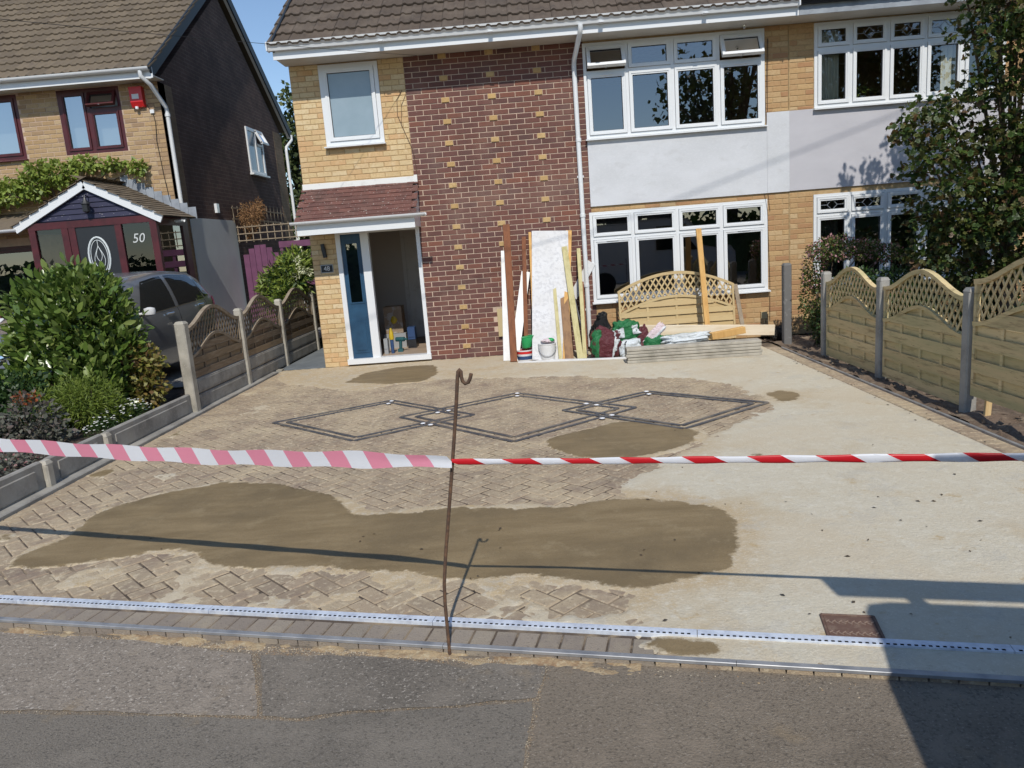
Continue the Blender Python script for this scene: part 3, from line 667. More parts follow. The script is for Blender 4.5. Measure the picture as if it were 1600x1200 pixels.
while s < 6.3:
    q = ept(s, .090); sold.append((q[0], q[1])); s += .1
cov_at = lambda x, y: GC[np.abs(GY[:, 0] - y).argmin(), np.clip(int(round((x - XL) / .02)), 0, nx - 1)]
n_ind = 0; rest = MB()
def put_block(me, x, y, rot, parent, ind, z):
    if ind:
        b = link('paver', me, parent, (x, y, z)); b.rotation_euler = (random.uniform(-.006, .006), random.uniform(-.006, .006), rot)
    else:
        cs, sn = math.cos(rot), math.sin(rot)
        rest.add([(x + v.co.x * cs - v.co.y * sn, y + v.co.x * sn + v.co.y * cs, v.co.z + z) for v in me.vertices], [tuple(p.vertices) for p in me.polygons])
for (x, y) in sold:
    vis = -1.5 < x < 2.3 and cov_at(x, y) < .6
    put_block(pvf[0], x, y, fw_ang, DRIVE, vis, random.uniform(-.0015, .001)); n_ind += vis
vis_c = sorted([c for c in cand if cov_at(c[0], c[1]) < .45 and abs((c[0] - CAM[0]) / (c[1] - CAM[1])) < .75], key=lambda c: c[1])
chosen = set((c[0], c[1]) for c in vis_c[:300 - n_ind])
for (x, y, rot) in cand:
    put_block(pvm[0], x, y, rot, DRIVE, (x, y) in chosen, random.uniform(-.002, .001))
rest.add(cutp.v, cutp.f)
y = -6.6
while y < -1.1:                                     # blocks along the right-hand edge
    paver_into(rest, [(4.805, y), (4.965, y), (4.965, y + .097), (4.805, y + .097)], .004 + random.uniform(-.002, .002)); y += .1
rest.build('pavers', MT['paver'], DRIVE, kind='stuff', fix=False)

# ---- footpath, road, soil, side path
fp = MB()
A_, B_ = ept(-14, .03), ept(16, .03)
fz = lambda x, y: -.045 + .0041 * (((np.asarray(x) - E0[0]) * EX[0] + (np.asarray(y) - E0[1]) * EX[1]) + 1.0)
fp.add([(x_, y_, float(fz(x_, y_))) for x_, y_ in ((A_[0], A_[1]), (B_[0], B_[1]), (B_[0] - .5, -13.4), (A_[0] - .5, -13.4))], [(0, 1, 2, 3)])
structure('footpath', fp, MT['asph'])
def ragged(poly, amp=.012, step=.05, sd=0):
    out = []
    for i in range(len(poly)):
        p, q = np.array(poly[i]), np.array(poly[(i + 1) % len(poly)]); d = np.linalg.norm(q - p); n = max(1, int(d / step)); nr = np.array([-(q - p)[1], (q - p)[0]]) / (d + 1e-9)
        for k in range(n):
            r = p + (q - p) * k / n; out.append(tuple(r + nr * amp * 2 * (float(fbm(r[0] * 9 + sd, r[1] * 9, 3)) - .5)))
    return out
def sheet(name, poly, z, mat, amp=.012, sd=0):
    me = bpy.data.meshes.new(name); bm = bmesh.new(); f = bm.faces.new([bm.verts.new((x, y, float(fz(x, y)) + .004)) for x, y in ragged(poly, amp, .05, sd)])
    bmesh.ops.triangulate(bm, faces=[f]); bm.normal_update()
    for q in bm.faces:
        if q.normal.z < 0: q.normal_flip()
    bm.to_mesh(me); bm.free(); me.materials.append(mat); return tag(link(name, me), kind='structure')
g6 = lambda u, v: gz(u, v, float(fz(*gz(u, v, -.04))) + .004)
def inset(p, o=.02):
    return tuple(np.array(p) - EN * max(0, (o * 0) + max(0, off(*p) + .03)))
sheet('footpath_patch', [inset(g6(-160, 975)), inset(g6(200, 996)), g6(393, 1022), g6(396, 1075), g6(402, 1118), g6(280, 1116), g6(120, 1112), g6(-160, 1108)], -.056, MT['asph_l'], .02, 1)
sheet('footpath_patch', [g6(408, 1023), g6(600, 1026), g6(700, 1040), g6(728, 1047), g6(760, 1036), g6(852, 1040), g6(838, 1090), g6(700, 1102), g6(560, 1110), g6(470, 1122), g6(410, 1118)], -.056, MT['asph_d'], .015, 2)
sheet('footpath_patch', [g6(-160, 1112), g6(120, 1116), g6(280, 1120), g6(402, 1124), g6(470, 1127), g6(560, 1115), g6(700, 1107), g6(832, 1096), g6(818, 1200), g6(815, 1420), g6(-500, 1420)], -.056, MT['asph_s'], .015, 3)
structure('road', MB().add([(-80, -60, -.17), (80, -60, -.17), (80, -13.2, -.17), (-80, -13.2, -.17)], [(0, 1, 2, 3)]), MT['asph_s'])
structure('ground', MB().add([(-400, -400, -.2), (400, -400, -.2), (400, 400, -.2), (-400, 400, -.2)], [(0, 1, 2, 3)]), MT['grass'])
kb = MB(); kb.prism([(-13.45, -.25), (-13.45, -.055), (-13.32, -.048), (-13.2, -.075), (-13.2, -.25)], 0, -40, 40); structure('kerb', kb, MT['conc_grey'])
def mound(name, x0, x1, y0, y1, z, amp, mat, st=.06, sd=0, pull=None):
    xs = np.linspace(x0, x1, max(2, int((x1 - x0) / st))); ys = np.linspace(y0, y1, max(2, int((y1 - y0) / st))); X, Y = np.meshgrid(xs, ys)
    Z = z + amp * (fbm(X * 5, Y * 5, 4, sd) - .5) * 2
    if pull: Z = pull(X, Y, Z)
    i = np.arange(X.size).reshape(X.shape); f = np.stack([i[:-1, :-1], i[:-1, 1:], i[1:, 1:], i[1:, :-1]], -1).reshape(-1, 4)
    me = fastmesh(name, np.stack([X.ravel(), Y.ravel(), Z.ravel()], 1), f, mat); return tag(link(name, me), kind='structure')
mound('soil_bed', 5.0, 5.75, -10, -.3, .005, .05, MT['soil'], .05, 3)
mound('garden_ground', 5.7, 14, -10, -.02, .0, .04, MT['mulch'], .2, 5)
mound('planter_soil', -9, -2.53, -7.2, -2.0, .17, .05, MT['mulch'], .12, 7)
mound('neighbour_drive', -14, -2.5, -2.0, 2.1, .19, .005, MT['conc_grey'], .4, 8)
structure('yard', MB().add([(-14, 2.1, .17), (-2.5, 2.1, .17), (-2.5, 12, .17), (-14, 12, .17)], [(0, 1, 2, 3)]), MT['conc_grey'])
structure('side_path', MB().box(-2.4, -1.665, .03, 6, -.1, .012), MT['grey_slab'])
# flat concrete edging strip on the left
ed = MB(); yy = -7.4
while yy < -.2:
    L_ = min(.9, -.1 - yy); ed.bar((-2.43, yy, -.02), (-2.43, yy + L_ - .004, -.02), .19, .10, c=.008); yy += .9
structure('edging_kerb', ed, MT['conc_grey'])
st = MB(); st.box(-2.533, -2.326, -.075, 0.04, -.1, .03); structure('threshold_slab', st, MT['conc'])

# ---- drain channel, edging strips, manhole
th = thing('drain_channel', 'galvanised slotted drain strip crossing the front of the paving', 'drain', (*ept(2.5, .21), 0))
s0 = -1.3; k = 0
while s0 < 6.2:
    s1 = s0 + 1.18; c0, c1 = ept(s0, (CH0 + CH1) / 2), ept(s1 - .003, (CH0 + CH1) / 2); mb = MB(); sl = MB()
    P = [(-.027, -.03), (-.027, .0135), (-.0255, .0145), (.022, .0145), (.027, .010), (.027, -.03)]
    vs = []
    for c in (c0, c1):
        for a, z in P: q = c + EN * a; vs.append((q[0], q[1], z))
    mb.add(vs, [(i, i + 1, i + 7, i + 6) for i in range(5)] + [tuple(range(6)), tuple(range(11, 5, -1))])
    t_ = s0 + .015
    while t_ < s1 - .02:
        q0, q1 = ept(t_, CH0 + .0085), ept(t_ + .0135, CH0 + .0085); d = EN * .0055
        sl.add([(*(q0 - d), .0152), (*(q1 - d), .0152), (*(q1 + d), .0152), (*(q0 + d), .0152)], [(0, 1, 2, 3)])
        t_ += .0255
    g_ = mb.build('grate_section', MT['galv'], th); sl.build('slots', MT['slot'], g_, kind='stuff'); s0 = s1
def strip_line(name, a, b, w_, h, z, mat, label, cat):
    mb = MB(); d = np.array(b) - np.array(a); n = 6
    for i in range(n):
        p = np.array(a) + d * i / n; q = np.array(a) + d * (i + 1) / n - d / np.linalg.norm(d) * .002
        mb.bar((*p, z), (*q, z), w_, h, c=.002)
    return solid(name, mb, mat, label, cat)
strip_line('edging_strip', ept(-1.3, .021), ept(6.0, .021), .030, .016, .0, MT['alu'], 'long grey aluminium edging strip along the front of the drive by the footpath', 'edging')
strip_line('edging_strip', (4.982, -6.6), (4.982, -1.15), .025, .05, -.008, MT['alu'], 'grey metal edging strip between the paving blocks and the bare soil by the new fence', 'edging')
mh = thing('manhole_cover', 'rusty brown square inspection cover set in the pale slurry beside the drain strip', 'manhole cover', (2.83, -8.37, .01))
c_ = np.array([2.835, -8.375]); ax = EX * .105; ay = EN * .105
fr = MB()
for s_, t_ in ((-1, -1), (1, -1), (1, 1), (-1, 1)): pass
cor = [c_ + ax * s_ + ay * t_ for s_, t_ in ((-1, -1), (1, -1), (1, 1), (-1, 1))]
for i in range(4): fr.bar((*cor[i], .006), (*cor[(i + 1) % 4], .006), .012, .014, c=.003)
fr.build('frame', MT['cast'], mh)
cv = MB(); ci = [c_ + (q - c_) * .93 for q in cor]; cv.add([(*q, .0085) for q in ci] + [(*q, -.01) for q in ci], [(0, 1, 2, 3), (0, 1, 5, 4), (1, 2, 6, 5), (2, 3, 7, 6), (3, 0, 4, 7)]); cvo = cv.build('cover', MT['cast'], mh)
rb = MB()
for i in range(-7, 8):
    for h_ in (-1, 1):
        q = c_ + ax * .12 * i + ay * (.42 * h_ + (.06 if i % 2 else -.06)); d = (ax + ay * (1 if i % 2 else -1)) * .07
        if abs(.12 * i) < .85: rb.bar((*(q - d), .0095), (*(q + d), .0095), .0055, .004, c=.001)
rb.build('tread_rib', MT['worn'], cvo, kind='stuff')

# ---- the diamond inlay with its flush lights
DI = [([(-1.24, -3.65), (-.10, -2.89), (.94, -3.93), (-.14, -4.66)], 'diamond outline of dark strips in the paving, the one towards the brown timber fence'),
      ([(.15, -3.81), (1.36, -2.98), (2.56, -4.10), (1.36, -5.07)], 'middle diamond outline of dark strips in the paving, crossed by both others'),
      ([(1.83, -4.01), (2.79, -3.38), (3.80, -4.28), (2.84, -5.03)], 'diamond outline of dark strips in the paving, its tip touching the pale concrete')]
for k, (P, lab) in enumerate(DI):
    P = [np.array(q) for q in P]; c_ = sum(P) / 4; t_ = thing('diamond_inlay', lab, 'paving inlay', (*c_, .003), 'diamond inlays in the drive')
    for sc_ in (1.0, .86):
        Q = [c_ + (q - c_) * sc_ for q in P]
        for i in range(4):
            d = Q[(i + 1) % 4] - Q[i]; d /= np.linalg.norm(d)
            MB().bar((*(Q[i] + d * .01), .002 + .0012 * k + .0005 * i), (*(Q[(i + 1) % 4] - d * .01), .002 + .0012 * k + .0005 * i), .034, .012, c=.003).build('strip', MT['inlay'], t_)
LT = [(612, 627), (607, 631), (701, 642), (684, 645), (661, 662), (673, 664), (808, 615), (808, 619), (1010, 612), (1014, 616), (916, 631), (932, 633), (956, 649), (941, 654)]
for i, (u, v) in enumerate(LT):
    x, y = gz(u, v, .01); t_ = thing('ground_light', 'small round white light set flush at a corner of the diamond inlays', 'light', (x, y, .008), 'ground lights in the drive')
    MB().lathe([(.03, 0), (.032, .004), (.026, .007)], (x, y, .008), 16).build('rim', MT['chrome'], t_, smooth=40); MB().lathe([(.025, .002), (.024, .009), (.012, .012)], (x, y, .008), 16).build('lens', MT['ledglass'], t_, smooth=60)

# ================================================================= OUR HOUSE (number 48)
ZS = 4.42            # soffit
H = thing('semi_detached_house', 'brown and yellow brick house numbered 48 with open front door and pale rendered panel', 'house', (1.9, 0, 0))
hs = (-1.235, -.375, 3.275, 4.40); hu = (2.5725, 5.145, 3.085, 4.39); hl = (2.545, 5.165, .715, 2.04); hd = (-1.27, 0.0, .045, 2.06)
mb = MB()
wall_cells(mb, -1.66, 0.0, 0, ZS, [hs, hd], .006, .25, 1); wall_cells(mb, 0.0, 2.57, 0, ZS, [hl], .006, .25, 0)
wall_cells(mb, 2.57, 5.485, 0, ZS, [hu, (2.57, 5.165, .715, 2.04)], .006, .25, 1)
mb.box(-1.66, -1.45, .25, 7.5, 0, ZS, 1); mb.box(-1.45, 5.485, 7.3, 7.5, 0, ZS, 1); mb.box(5.385, 5.485, .25, 7.3, 0, ZS, 1)
mb.prism([(-.02, ZS + .02), (3.55, ZS + 2.68), (7.3, ZS + .02)], 0, -1.655, -1.45, 1)
mb.box(-1.45, 5.385, .25, 7.3, 2.28, 2.5, 1); mb.box(-1.45, 5.385, .25, 7.3, 0, .1, 1); mb.box(-1.6, 5.4, .02, 7.4, ZS, ZS + .05, 1)
mb.box(0.0, .12, .25, 3.5, .1, 2.28, 1); mb.box(2.4, 2.5, .25, 4, 2.5, 4.42, 1)
mb.build('wall', [MT['mortar'], MT['mortar_y']], H)
# brown panel: every fourth course carries yellow header bricks that stand proud, three columns of them
br = []; yl = []
for k in range(0, 59):
    z = k * .075 + .0375; hdr = (k - 54) % 4 == 0
    if z > ZS - .02: continue
    if hdr:
        x = 0.0; n = 0
        while x < 2.58:
            L_ = min(.225, 2.5875 - x)
            if n % 3 == 2 and n < 9:
                br.append((x + .0275, z, .045, .065, 0)); br.append((x + .1975, z, .045, .065, 0)); yl.append((x + .1125, z, .112, .067, .014))
            elif L_ > .05: br.append((x + L_ / 2, z, L_ - .01, .065, 0))
            x += .225; n += 1
    else:
        o_ = .1125 if k % 2 == (54 % 2) + 1 or (k % 2 != 54 % 2) else 0.0
        x = 0.0
        if o_: br.append((.05125, z, .1025, .065, 0)); x = .1125
        while x < 2.58:
            L_ = min(.225, 2.5875 - x)
            if L_ > .05: br.append((x + L_ / 2, z, L_ - .01, .065, 0))
            x += .225
mbh = (1.07, 1.33, .30, .72)
br = [b for b in br if not (mbh[0] + .02 < b[0] < mbh[1] - .02 and mbh[2] < b[1] < mbh[3])]
lay_bricks(H, br, MT['brown'], 'brown', 300)
lay_bricks(H, yl, MT['hdr'], 'hdr', 60, name='header_brick')
ylw = stretcher(-1.66, 0.0, 2.1, ZS, [hs]) + stretcher(-1.66, -1.27, 0, 2.1)
org_ = stretcher(2.5875, 5.485, 0, .70, [(5.165, 9, .7, 9)]) + stretcher(5.165, 5.485, .70, 2.12) + stretcher(2.5875, 5.165, 2.045, 2.12) + stretcher(5.145, 5.485, 3.255, ZS)
lay_bricks(H, ylw, MT['yellow'], 'yel', 170, name='brick')
lay_bricks(H, org_, MT['orange'], 'org', 130, name='brick')
rp = MB().box(2.575, 5.165, -.024, .004, 2.125, 3.08); rp.box(5.167, 5.487, -.024, .004, 2.125, 3.25); rp.build('rendered_panel', MT['render'], H)
window(H, *hu, [3.19, 3.84, 4.49], 3.99, opened=(0, 3), pane='glass')
window(H, *hl, [3.18, 3.84, 4.49], 1.66, pane='glass_low')
window(H, *hs, [], None, pane='frost', fw=.06, sw=.055, handles=False)
# interior bits seen through the panes
MB().box(2.45, 5.38, 3.2, 3.25, .1, 4.40).build('inner_backing', MT['room'], H)
# ---- front door set: white frame, fixed blue side panel, open doorway
D = MB(); y0, y1 = -.03, .07; z0, z1 = .045, 2.06
D.box(-1.27, -1.20, y0, y1, z0 + .07, z1); D.box(-.895, -.775, y0, y1, z0 + .07, z1 - .06); D.box(-.055, 0.0, y0, y1, z0 + .07, z1); D.box(-1.20, -.055, y0, y1, z1 - .06, z1)
D.box(-1.285, .012, y0 - .05, y1, z0 - .01, z0 + .07)
DR = D.build('door_frame', MT['upvc'], H)
pn = MB(); pn.box(-1.20, -.895, .0, .05, .115, 2.0)
pn.box(-1.16, -.935, -.008, .0, .20, .72); pn.box(-1.135, -.96, -.016, -.008, .24, .68)
PN = pn.build('side_panel', MT['bluedoor'], DR)
gp = MB().add([(-1.135, -.006, .98), (-.96, -.006, .98), (-.96, -.006, 1.86), (-1.135, -.006, 1.86)], [(0, 1, 2, 3)]).build('pane', MT['glass_low'], DR)
mo = MB(); mo.box(-1.155, -1.135, -.012, .0, .96, 1.88); mo.box(-.96, -.94, -.012, .0, .96, 1.88); mo.box(-1.135, -.96, -.012, .0, .96, .98); mo.box(-1.135, -.96, -.012, .0, 1.86, 1.88); mo.build('beading', MT['bluedoor'], DR)
# hall behind the doorway
hw = MB(); hw.box(-1.44, .0, 2.25, 2.3, .1, 2.28); hw.box(-1.449, -1.40, .25, 2.25, .1, 2.28); hw.build('hall_wall', MT['hallwall'], H)
MB().box(-1.40, 0.0, .075, 2.25, .1, .118).build('hall_floor', MT['laminate'], H)
idr = MB(); idr.box(-.60, -.04, 2.19, 2.235, .13, 2.08); 
for a, b in ((.25, .9), (1.05, 1.95)): idr.box(-.53, -.36, 2.18, 2.19, a, b); idr.box(-.28, -.11, 2.18, 2.19, a, b)
IDR = idr.build('inner_door', MT['whitewood'], H)
arch = MB(); arch.box(-.67, -.605, 2.2, 2.25, .118, 2.14); arch.box(-.605, -.0, 2.2, 2.25, 2.085, 2.14); arch.build('architrave', MT['whitewood'], H)
# ---- porch canopy
CY = -.60; cz0, cz1 = 2.01, 2.165; cp = math.atan2(2.70 - 2.20, .60)
C_ = MB(); C_.box(-1.655, .035, CY, CY + .02, cz0, cz1); C_.box(-1.655, .035, CY + .02, 0.0, cz0 + .02, cz0 + .035)
C_.prism([(CY + .02, cz0 + .035), (CY + .02, cz1), (-.001, 2.66), (-.001, cz0 + .035)], 0, -1.652, -1.63); C_.prism([(CY + .02, cz0 + .035), (CY + .02, cz1), (-.001, 2.66), (-.001, cz0 + .035)], 0, .012, .034)
CAN = C_.build('porch_canopy', MT['upvc'], H)
tl = MB(); tm = tile_mesh('porch_tile', .165, .16, MT['ptile'], True); rows = 9
for r_ in range(rows):
    for c in range(11):
        x = -1.68 + (c + .5 + (.5 if r_ % 2 else 0)) * .158
        if x > .04: continue
        s_ = r_ * .092; Mx = Matrix.Translation((x, CY - .02 + s_ * math.cos(cp), 2.175 + s_ * math.sin(cp))) @ Matrix.Rotation(cp - .09, 4, 'X') @ Matrix.Rotation(random.uniform(-.02, .02), 4, 'Y') @ Matrix.Translation((0, 0, .012 + random.uniform(-.002, .003)))
        tl.add([Mx @ v.co for v in tm.vertices], [tuple(p.vertices) for p in tm.polygons])
tl.build('porch_tiles', MT['ptile'], CAN, kind='stuff', fix=False)
fl = MB(); fl.box(-1.665, .045, -.022, -.003, 2.665, 2.765); fl.box(.0, .05, -.03, -.022, 2.66, 2.78); fl.build('flashing', MT['whitewood'], CAN)
def half_gutter(mb, x0, x1, yc, zc, r=.055, n=9, t=.004):
    P = [(yc - r * math.cos(math.pi * i / n), zc - r * math.sin(math.pi * i / n)) for i in range(n + 1)]
    Q = [(yc - (r - t) * math.cos(math.pi * i / n), zc - (r - t) * math.sin(math.pi * i / n)) for i in range(n, -1, -1)]
    mb.prism(P + Q, 0, x0, x1); return mb
g_ = half_gutter(MB(), -1.72, .21, CY - .052, 2.20, .045)
g_.build('porch_gutter', MT['upvc'], CAN, smooth=30)
# ---- eaves
so_ = MB(); so_.box(-1.70, 5.47, -.44, .004, ZS, ZS + .018); so_.build('soffit', MT['soffit'], H)
MB().box(-1.72, 5.47, -.458, -.441, ZS - .012, 4.61).build('fascia', MT['upvc'], H)
gu = MB()
def og_gutter(mb, x0, x1, yf, zt):
    P = [(yf, zt - .10), (yf - .06, zt - .10), (yf - .075, zt - .06), (yf - .10, zt - .035), (yf - .11, zt), (yf - .104, zt), (yf - .094, zt - .03), (yf - .068, zt - .055), (yf - .055, zt - .094), (yf - .006, zt - .094), (yf - .006, zt), (yf, zt)]
    mb.prism(P, 0, x0, x1); return mb
og_gutter(gu, -1.76, 5.44, -.459, 4.615); gu.box(-1.77, -1.755, -.575, -.458, 4.505, 4.62); gu.box(5.437, 5.455, -.575, -.458, 4.505, 4.62)
for x in (-.2, 1.3, 2.8, 4.2): gu.box(x - .03, x + .03, -.572, -.459, 4.508, 4.522)
gu.build('gutter', MT['upvc'], H)
dp = MB(); dp.tube([(2.52, -.52, 4.51), (2.52, -.52, 4.46), (2.51, -.49, 4.41), (2.445, -.08, 4.17), (2.44, -.045, 4.10), (2.44, -.042, 3.9), (2.455, -.042, 0.05)], .034, 14)
for z in (3.05, 1.98, .95): dp.lathe([(.036, 0), (.042, .005), (.042, .05), (.036, .055)], (2.447, -.042, z), 14)
for z in (2.55, .6): dp.box(2.40, 2.495, -.03, .0, z, z + .03)
dp.build('downpipe', MT['upvc'], H, smooth=40)
ve = MB(); pt = R(36.5)
ve.bar((-1.70, -.50, 4.56), (-1.70, 3.55, 4.56 + 4.05 * math.tan(pt)), .03, .16, (0, 0, 1)); ve.build('bargeboard', MT['barge'], H)
rf = MB(); L_ = 5.15
rf.prism([(-.50, 4.585), (3.6, 4.585 + 4.1 * math.tan(pt)), (7.7, 4.585), (7.7, 4.56), (3.6, 4.56 + 4.1 * math.tan(pt)), (-.50, 4.56)], 0, -1.71, 5.47)
RF = rf.build('roof', MT['tile'], H)
roof_slope(H, -1.78, 5.47, -.53, 4.585, pt, 5.1, .30, .335, MT['tile'], 300)
# ---- small fittings
wl = MB(); cx, cz = fy(506, 392, -.05); wl.tube([(cx - .012, -.05, cz + .10), (cx, -.055, cz), (cx + .012, -.05, cz - .10)], .033, 12); wl.box(cx - .02, cx + .02, -.03, 0, cz - .03, cz + .03); wl.build('wall_light', MT['blackpl'], H, smooth=40)
nx0, nz0 = fy(511, 420, -.01)
plq = MB(); plq.box(nx0 - .095, nx0 + .095, -.014, .0, nz0 - .06, nz0 + .06); PL = plq.build('house_number_plate', MT['alu'], H); MB().box(nx0 - .085, nx0 + .085, -.018, -.0145, nz0 - .05, nz0 + .05).build('plate_face', MT['numface'], PL)
def text_part(name, body, loc, size, mat, parent, rot=(math.pi / 2, 0, 0), shear=0, ext=.001):
    cu = bpy.data.curves.new(name, 'FONT'); cu.body = body; cu.size = size; cu.align_x = 'CENTER'; cu.align_y = 'CENTER'; cu.extrude = ext; cu.shear = shear; cu.resolution_u = 3
    tmp = bpy.data.objects.new('tmp', cu); COL.objects.link(tmp); dg = bpy.context.evaluated_depsgraph_get(); me = bpy.data.meshes.new_from_object(tmp.evaluated_get(dg)); bpy.data.objects.remove(tmp)
    me.materials.clear(); me.materials.append(mat); o = link(name, me, parent, tuple(np.array(loc) - ORG[parent])); o.rotation_euler = rot; return o
text_part('number', '48', (nx0, -.0195, nz0), .095, MT['white'], PL)
MB().box(mbh[0], mbh[1], -.05, .004, mbh[2], mbh[3]).build('meter_box', MT['buffbox'], H)
sx_, sz_ = fy(1193, 492, 0); sb = MB(); sb.box(sx_ - .045, sx_ + .045, -.04, 0, sz_ - .05, sz_ + .05); sb.tube([(sx_ + .01, -.02, sz_ - .05), (sx_ + .01, -.012, .02)], .007, 6); sb.build('outside_socket', MT['creamfl'] if False else MT['buffbox'], H)
sx_, sz_ = fy(1163, 40, -.2); MB().lathe([(.012, 0), (.02, .02), (.02, .06)], (sx_, -.2, ZS - .06), 12).build('soffit_light', MT['chrome'], H, smooth=40)
cb = MB()
def cable(pts, r=.004, mat='wire_t', name='cable'):
    P = [(*(lambda q: (q[0], -.012, q[1]))(fy(u, v, -.012)),) for u, v in pts]
    return MB().tube([(p[0], p[1], p[2]) for p in P], r, 5).build(name, MT[mat], H)
cable([(628, 141), (620, 155), (621, 180), (634, 210), (645, 235), (650, 260), (652, 285)])
cable([(636, 141), (627, 165), (627, 195), (641, 225), (648, 245)], .003)
cable([(1199, 60), (1198, 110), (1196, 190), (1192, 215), (1184, 250), (1183, 285), (1195, 305), (1199, 330), (1203, 440), (1203, 500)], .003, 'wire')
cable([(1200, 60), (1199, 200), (1194, 260), (1200, 300), (1203, 330)], .003, 'wire_t')

# ================================================================= ATTACHED NEIGHBOUR (right)
N = thing('adjoining_house', 'adjoining brick house with black gutter, grey rendered panel and white leaded windows behind the maple', 'house', (9, 0, 0))
n_u = (5.845, 8.52, 3.255, 4.40); n_l = (5.84, 8.49, .72, 2.05)
mb = MB(); wall_cells(mb, 5.49, 12.5, 0, ZS, [n_u, n_l], .006, .25, 0)
mb.box(5.49, 5.58, .25, 7.3, 0, ZS); mb.box(12.3, 12.5, .25, 7.3, 0, ZS); mb.box(5.49, 12.5, 7.3, 7.5, 0, ZS)
mb.box(5.58, 12.3, .25, 7.3, 2.28, 2.5); mb.box(5.58, 12.3, .25, 7.3, 0, .1); mb.box(5.49, 12.5, .02, 7.4, ZS, ZS + .05); mb.box(5.6, 12.3, 3.2, 3.25, .1, ZS)
mb.build('wall', MT['mortar_y'], N)
nb_ = stretcher(5.4975, 12.4, 0, 2.125, [n_l]) + stretcher(5.4975, 5.845, 3.255, ZS) + stretcher(8.52, 12.4, 3.255, ZS)
lay_bricks(N, [b for b in nb_ if b[0] < 9.6], MT['orange'], 'org', 150)
MB().box(5.489, 9.2, -.020, .004, 2.13, 3.25).build('rendered_panel', MT['render_n'], N)
window(N, *n_u, [6.36, 6.88, 7.40, 7.93], 4.05, pane='glass_clear', lead=True, handles=False)
window(N, *n_l, [6.365, 6.89, 7.42, 7.95], 1.75, pane='glass_low', lead=True, handles=False)
MB().box(5.475, 12.5, -.44, .004, ZS - .001, ZS + .017).build('soffit', MT['soffit'], N)
MB().box(5.475, 12.5, -.456, -.441, ZS - .01, 4.60).build('fascia', MT['lead'], N)
og_gutter(MB(), 5.46, 12.5, -.457, 4.635).build('gutter', MT['blackpl'], N)
rf = MB(); rf.prism([(-.50, 4.585), (3.6, 4.585 + 4.1 * math.tan(pt)), (7.7, 4.585), (7.7, 4.56), (3.6, 4.56 + 4.1 * math.tan(pt)), (-.50, 4.56)], 0, 5.475, 12.6); rf.build('roof', MT['tile'], N)
roof_slope(N, 5.475, 12.6, -.53, 4.585, pt, 2.0, .297, .335, MT['tile'], 60)
def curtain(name, x0, x1, z0, z1, y, label, mat='curtain'):
    rows = []
    for z in np.linspace(z0, z1, 6):
        rows.append([(x, y + .025 * math.sin((x - x0) * 75) * (1.1 - .3 * (z - z0) / (z1 - z0)), z) for x in np.linspace(x0, x1, 36)])
    mb = MB().grid(rows); mb.grid([[(q[0], q[1] + .003, q[2]) for q in r_] for r_ in rows]); return solid(name, mb, MT[mat], label, 'curtain', smooth=80)
curtain('curtain', 5.92, 6.24, 3.30, 4.36, .14, 'cream curtain drawn to the side of the first bay of the leaded upper window')
curtain('curtain', 7.70, 8.30, 3.30, 4.36, .14, 'cream curtain behind the maple at the far side of the leaded upper window')
curtain('curtain', 5.92, 6.26, .78, 2.0, .14, 'pale net curtain in the leaded lower window behind the pink shrub')
pt_ = thing('pot_plant', 'small trailing plant in a white pot on the leaded upper window ledge', 'plant', (6.55, .12, 3.26))
MB().lathe([(.05, 0), (.065, .03), (.075, .09), (.068, .09)], (6.55, .12, 3.30), 16).build('pot', MT['white'], pt_, smooth=40)

# ================================================================= NUMBER 50
G0 = .18; F50 = 2.1; XG = -4.57; Z5 = 4.88
H5 = thing('neighbour_house', 'tan brick house numbered 50 with maroon windows, gabled porch and dark side wall', 'house', (-7.5, F50, G0))
w1 = (-6.37, -5.265, 3.78, 4.86); w2 = (-8.6, -7.08, 3.78, 4.86); wl_ = (-9.4, -7.2, 1.0, 2.3)
mb = MB(); wall_cells(mb, -11.5, XG, G0, Z5, [w1, w2, wl_], F50 + .006, F50 + .25, 0)
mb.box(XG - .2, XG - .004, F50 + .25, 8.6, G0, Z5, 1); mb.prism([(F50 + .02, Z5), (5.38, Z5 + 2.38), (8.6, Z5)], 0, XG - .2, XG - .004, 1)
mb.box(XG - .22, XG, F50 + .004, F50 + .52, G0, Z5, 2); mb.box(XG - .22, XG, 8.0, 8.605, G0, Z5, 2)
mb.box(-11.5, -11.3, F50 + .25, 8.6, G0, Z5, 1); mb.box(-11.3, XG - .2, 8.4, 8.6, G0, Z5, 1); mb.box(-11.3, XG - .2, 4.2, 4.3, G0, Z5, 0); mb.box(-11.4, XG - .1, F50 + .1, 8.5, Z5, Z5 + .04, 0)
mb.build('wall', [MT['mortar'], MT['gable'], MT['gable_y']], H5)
lay_bricks(H5, [b for b in stretcher(-9.07, XG + .001, 2.4, Z5, [w1, w2], zbase=G0)] + stretcher(-4.95, XG + .001, G0 + .6, 2.4, zbase=G0), MT['tan50'], 'tan', 200, y=F50)
window(H5, *w1, [-5.855], 4.50, y=F50 + .02, frame='maroon', pane='glass50', fw=.06, sw=.045, opened=(1,), handles=False, sill=False, toponly=(1,))
window(H5, *w2, [-7.8], None, y=F50 + .02, frame='maroon', pane='glass50', fw=.06, sw=.045, handles=False)
window(H5, *wl_, [-8.3], None, y=F50 + .02, frame='maroon', pane='glass_low', fw=.06, sw=.045, handles=False)
for x in (w1, w2): MB().box(x[0] + .05, x[1] - .05, F50 + .2, F50 + .21, x[2], x[3]).build('pane_backing', MT['render_50'], H5)  # pale sheet set just behind each upper window
